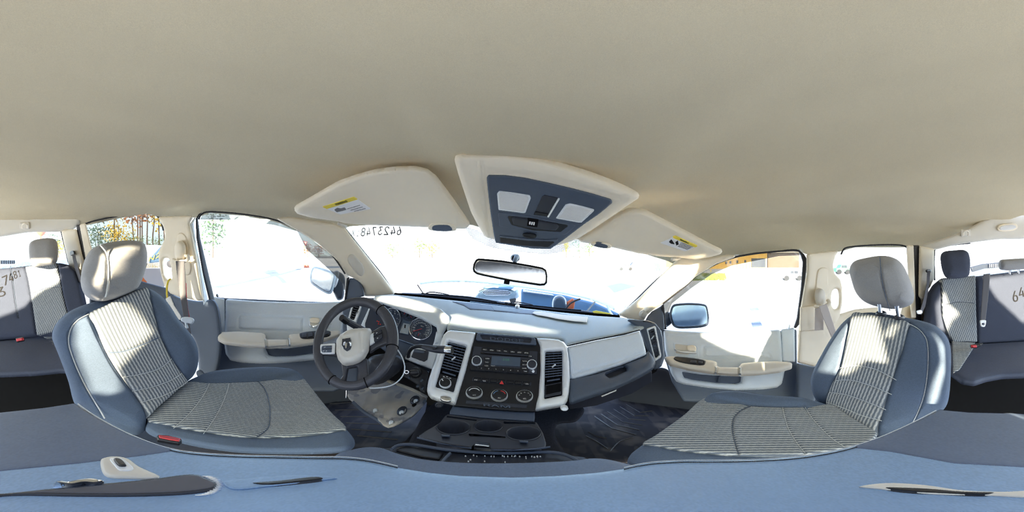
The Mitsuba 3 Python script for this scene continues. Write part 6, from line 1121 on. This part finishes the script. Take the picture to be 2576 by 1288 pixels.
for i, (u, h_, w_, m_, lb_) in enumerate([(132, 70, 40, 'leaf_dark', 'small green tree beside the rear headrest in the back window'), (148, 50, 30, 'leaf_yellow', 'small yellowish tree at the corner of the back window'),
    (1424, 56, 20, 'leaf_yellow', 'small yellow tree below the overhead console corner'), (1458, 60, 56, 'leaf_dark', 'dark hazy tree right of the yellow tree beyond the windshield'), (1482, 50, 40, 'leaf_green', 'hazy green tree by the flag poles beyond the windshield'),
    (988, 40, 56, 'leaf_green', 'pale green tree added for a reflection at the left of the windshield'), (1056, 50, 40, 'leaf_green', 'pale tree in the middle of the left windshield half'), (1088, 42, 44, 'leaf_yellow', 'pale yellow tree in the left windshield half'),  # first tree here is added for green reflections on the windshield
    (536, 130, 60, 'leaf_dark', 'dark tree top at the upper corner of the driver window'), (770, 40, 30, 'leaf_brown', 'brown small tree at the right of the driver window'), (800, 34, 30, 'leaf_brown', 'brown shrub under the arch of the driver window')]):
    tree(lb_, u, 648, 60 + i * 4, h_, w_, m_, 500, 1, .1, None, 40 + i)
wtw = thing('water_tower', 'orange brown water tower above the rear headrest', 'water tower')
put('tank', tube([(103.5, 579, 70), (103.5, 585, 70), (103.5, 590, 70), (103.5, 594, 70)], [8, 8.6, 6, 2], sp=False, sides=16), 'rust', wtw)
put('stem', tube([(103, 592, 70), (103, 646, 70)], 1.0, sp=False), 'rust', wtw)
fn = thing('truck', 'white vehicle with yellow paint lettering seen through the tinted rear window', 'truck')
f_s = flat(10)
put('side_panel', puff([(330, 616), (376, 616), (412, 617), (440, 618), (440, 654), (376, 662), (330, 664)], f_s, .05, 4, 1.5, 8, sp=False, rnd=2), 'paint_white', fn)
put('door_panel', puff([(376, 652), (404, 620), (440, 620), (440, 654), (376, 662)], near(f_s, .06), .03, 3, .05, 6, sp=False, rnd=0), 'paint_blue', fn)  # blue panel stands for the shadow on the white fender
put('lettering', text('N2', near(f_s, .1), (372, 660), (30, -14), (3, -12), lift=.01, depth=.01), 'label_yellow', fn)
put('lettering', text('6', near(f_s, .1), (396, 640), (10, -4), (2, -9), lift=.01, depth=.01), 'label_yellow', fn)
for u in (350, 430): put('tyre', knob(u, 664, near(f_s, .05), [(1, -.3), (1, .05), (.5, .06)], 9, 9), 'rubber', fn)
gr_ = thing('grass_strip', 'dry yellow grass verge below the white vehicle', 'grass', kind='stuff')
q = []
for i in range(700):
    u, v = 350 + RNG.random() * 90, 662 + RNG.random() * 12
    p = gpt(u, v); s_ = .12 + .1 * RNG.random(); dx = RNG.normal() * .1
    q.append(([p + A(-.03, 0, 0), p + A(.03, 0, 0), p + A(dx, 0, s_)], [[0, 1, 2]]))
put('blades', join(*[(np.array(a), np.array(b)) for a, b in q]), 'grass_dry', gr_, smooth=False)
rd_ = thing('road', 'grey asphalt road outside the tinted rear window', 'road')
pts = [gpt(150, 676), gpt(470, 676), gpt(470, 740), gpt(150, 740)]
def slab(pts, up=.02, th=.05):
    p = np.array(pts); V = np.vstack([p + A(0, 0, up), p - A(0, 0, th)])
    m = trimesh.convex.convex_hull(V); return np.array(m.vertices), np.array(m.faces)
put('surface', slab(pts), 'asphalt', rd_)
cn = thing('traffic_cone', 'orange cone behind the driver headrest', 'cone')
put('cone', tube([(362, 712, 5.2), (358, 702, 5.2), (356, 694, 5.2)], [7, 4, 1.5], sp=False), 'orange_plastic', cn)
# buildings
def building(label, u0, u1, vt, Y, mat, wins=(), seams=0, depth=12, doors=()):
    b = thing('building', label, 'building'); p0, p1 = P(u0, vt, Y), P(u1, vt, Y); zb = GZ * S
    lo, hi = A(p0[0], Y * S, zb), A(p1[0], Y * S + depth, p0[2])
    put('wall', box3(lo, hi), mat, b); put('roof', box3(lo + A(-.3, -.3, hi[2] - lo[2]), hi + A(.3, .3, .25)), 'trim_shade', b)
    for i in range(seams):
        x = lo[0] + (hi[0] - lo[0]) * (i + .5) / seams; put('wall_rib', box3(A(x - .06, lo[1] - .06, zb), A(x + .06, lo[1], hi[2])), mat, b)
    for (a0, b0, a1, b1, m_) in list(wins) + list(doors):
        q0, q1 = P(a0, b0, Y), P(a1, b1, Y)
        put('window' if (a0, b0, a1, b1, m_) in wins else 'door', box3(A(q0[0], lo[1] - .12, q1[2]), A(q1[0], lo[1] - .02, q0[2])), m_, b)
building('yellow metal building with small dark windows at the top of the passenger window', 1740, 1930, 636, 60, 'steel_yellow', [(1824, 658, 1828, 664, 'plastic_dark'), (1835, 657, 1839, 663, 'plastic_dark'), (1852, 655, 1856, 662, 'plastic_dark'), (1872, 654, 1876, 660, 'plastic_dark')], 24, doors=[(1890, 650, 1924, 672, 'plastic_dark')])
building('dark brown shed right of the yellow building', 1932, 2010, 636, 66, 'bark')
building('white low building beyond the right of the windshield', 1486, 1625, 640, 80, 'steel_white', [(1508, 647, 1518, 651, 'paint_grey')], 0, doors=[(1552, 653, 1588, 668, 'paint_grey')])
building('long pale building far behind the driver window', 560, 660, 610, 50, 'steel_white', [(580, 616, 590, 628, 'paint_grey'), (606, 620, 626, 628, 'paint_grey'), (630, 620, 655, 628, 'paint_grey')])
building('small pale green shed right of the white building', 1636, 1662, 662, 30, 'steel_white', [(1646 + i * 4, 664, 1648 + i * 4, 681, 'green_paint') for i in range(4)], depth=3)
for n_, (a_, b_, g_, mt, lb_) in enumerate([((1760, 660), (1815, 676), 690, 'rust', 0), ]): pass
ver = thing('grass_strip', 'brownish green grass bank below the yellow building', 'grass', kind='stuff')
q = []
for i in range(900):
    u, v = 1735 + RNG.random() * 90, 690 + RNG.random() * 16
    p = gpt(u, v); s_ = .15 + .12 * RNG.random(); dx = RNG.normal() * .12
    q.append((np.array([p + A(-.05, 0, 0), p + A(.05, 0, 0), p + A(dx, 0, s_)]), np.array([[0, 1, 2]])))
put('blades', join(*q), 'leaf_green', ver, smooth=False)
hy = thing('fire_hydrant', 'small yellow hydrant on the grass below the yellow building', 'hydrant')
put('body', tube([(1788, 684, 34), (1788, 681, 34), (1788, 678, 34)], [1.6, 1.4, .8], sp=False), 'label_yellow', hy)
def car(label, u0, u1, vb, h_, mat, lid=False):
    c = thing('car', label, 'car'); Y = -GZ * F / (vb - V0); k = Y / F * S; L = (u1 - u0) * k; H = h_ * k; W = min(1.8, L * .4); o = P(u0, vb, Y)
    prof = Polygon([(0, .25 * H), (0, .62 * H), (.25 * L, .68 * H), (.36 * L, H), (.72 * L, H), (.8 * L, .66 * H), (L, .6 * H), (L, .25 * H)])
    m = trimesh.creation.extrude_polygon(prof.buffer(-.04).buffer(.04), W, engine='earcut'); V = np.array(m.vertices)
    put('body', (np.c_[o[0] + V[:, 0], o[1] + V[:, 2], o[2] + V[:, 1]], np.array(m.faces)), mat, c)
    for x0, x1 in ((.38, .53), (.55, .73)):
        put('window', box3(A(o[0] + x0 * L, o[1] - .02, o[2] + .68 * H), A(o[0] + x1 * L, o[1] + .02, o[2] + .93 * H)), 'plastic_dark', c)
    for x in (.2, .8):
        a_ = np.arange(16) * math.pi / 8; cx, cz_ = o[0] + x * L, o[2] + .25 * H
        m = trimesh.creation.cylinder(.25 * H, .25, sections=20); V = np.array(m.vertices)
        put('wheel', (np.c_[cx + V[:, 0], o[1] + .1 + V[:, 2], cz_ + V[:, 1]], np.array(m.faces)), 'rubber', c)
    if lid: put('open_hood', slab([o + A(.78 * L, .1, .66 * H), o + A(.78 * L, W, .66 * H), o + A(.98 * L, .1, 1.25 * H), o + A(.98 * L, W, 1.25 * H)]), 'plastic_dark', c)
car('white car with its hood up in front of the white building', 1556, 1594, 680, 16, 'paint_white', True)
car('pale car parked at the rear edge of the passenger window', 1968, 2022, 706, 26, 'paint_white')
car('pale van far out in the driver window', 600, 650, 656, 12, 'paint_white')
car('greenish tractor like vehicle far out in the passenger side rear window', 2104, 2140, 690, 24, 'green_paint')
sg = thing('road_sign', 'red edged triangular sign in the driver window', 'sign')
put('plate', puff([(762, 606), (774, 608), (769, 618)], flat(20), .01, 1, .03, 4, sp=False, rnd=0), 'red_plastic', sg)
put('face', puff([(764.5, 608), (772, 609), (768.8, 615)], flat(20), .004, 1, 0, 4, sp=False, rnd=0, lift=.012), 'print_white', sg)
put('post', tube([(769, 618, 20.05), (772, 670, 20.05)], .8, sp=False), 'steel_white', sg)
mk_ = thing('marker_heap', 'small heap of red and yellow things on the lot in the driver window', 'heap', kind='stuff')
q = [box3(gpt(745 + RNG.random() * 30, 668 + RNG.random() * 5), gpt(745 + RNG.random() * 30, 668 + RNG.random() * 5) * 0 + 0) for _ in ()]
ms_ = []
for i in range(22):
    p = gpt(746 + RNG.random() * 30, 668 + RNG.random() * 6); ms_.append(box3(p - .2, p + A(.2, .2, .25), .03))
put('lumps', join(*ms_), 'rust', mk_)
# truck bed behind the back window
bd = thing('truck_bed', 'blue white ribbed truck bed behind the rear bench on the driver side', 'truck bed')
put('cover', puff([(-60, 676), (0, 672), (70, 658), (176, 652), (180, 690), (-60, 700)], surf((0, 672, 3.0), (176, 652, 3.6), (60, 695, 2.72)), .01, 4, .05, 8, sp=False, rnd=2), 'paint_blue', bd)
for i in range(9): put('cover_rib', tube([(-10 + i * 18, 672 - i * 2, 2.96), (-40 + i * 22, 692 - i * 1.5, 2.74)], 1.3, sp=False), 'paint_white', bd)
put('tailgate', puff([(-60, 650), (0, 650), (40, 648), (70, 645), (70, 660), (0, 668), (-60, 672)], flat(4.4), .02, 3, .1, 6, sp=False, rnd=1), 'plastic_light', bd)
for i in range(8): put('tailgate_slot', puff([(2 + i * 4.6, 655), (4.2 + i * 4.6, 655), (4.2 + i * 4.6, 664), (2 + i * 4.6, 664)], near(flat(4.4), .02), .005, .5, .01, 3, sp=False, rnd=0), 'black_matt', bd)
bd = thing('truck_bed', 'ribbed truck bed behind the rear bench on the passenger side', 'truck bed')
put('cover', puff([(2440, 686), (2476, 676), (2640, 662), (2640, 700), (2440, 706)], surf((2440, 690, 2.8), (2576, 666, 3.4), (2576, 700, 2.72)), .01, 4, .05, 8, sp=False, rnd=2), 'paint_blue', bd)
put('tailgate', puff([(2440, 672), (2470, 664), (2510, 660), (2640, 655), (2640, 675), (2444, 684)], flat(4.4), .02, 3, .1, 6, sp=False, rnd=1), 'plastic_dark', bd)
for i in range(6): put('tailgate_slot', puff([(2488 + i * 4.6, 664), (2490.4 + i * 4.6, 664), (2490.4 + i * 4.6, 673), (2488 + i * 4.6, 673)], near(flat(4.4), .03), .005, .5, .01, 3, sp=False, rnd=0), 'silver_paint', bd)
# grease pencil number written on the windshield, read from outside
gl = near(ws, -.004)
nm = thing('windshield_number', 'black number written mirrored across the top left of the windshield', 'lettering')
for i, (chh, u, v, w_) in enumerate((('6', 1010, 591, 13), ('4', 995, 591, 14), ('2', 979, 591, 14), ('3', 962, 591, 12), ('7', 946, 592, 11), ('4', 932, 593, 11), ('8', 919, 594, 12), ('1', 902, 594, 5), ('X', 892, 593, 9))):
    put('digit', text(chh, near(ws, .006), (u, v), (-w_, 0), (4 if i < 4 else 3, -21 if i < 7 else -14), lift=.001, depth=.001), 'ink_black', nm)
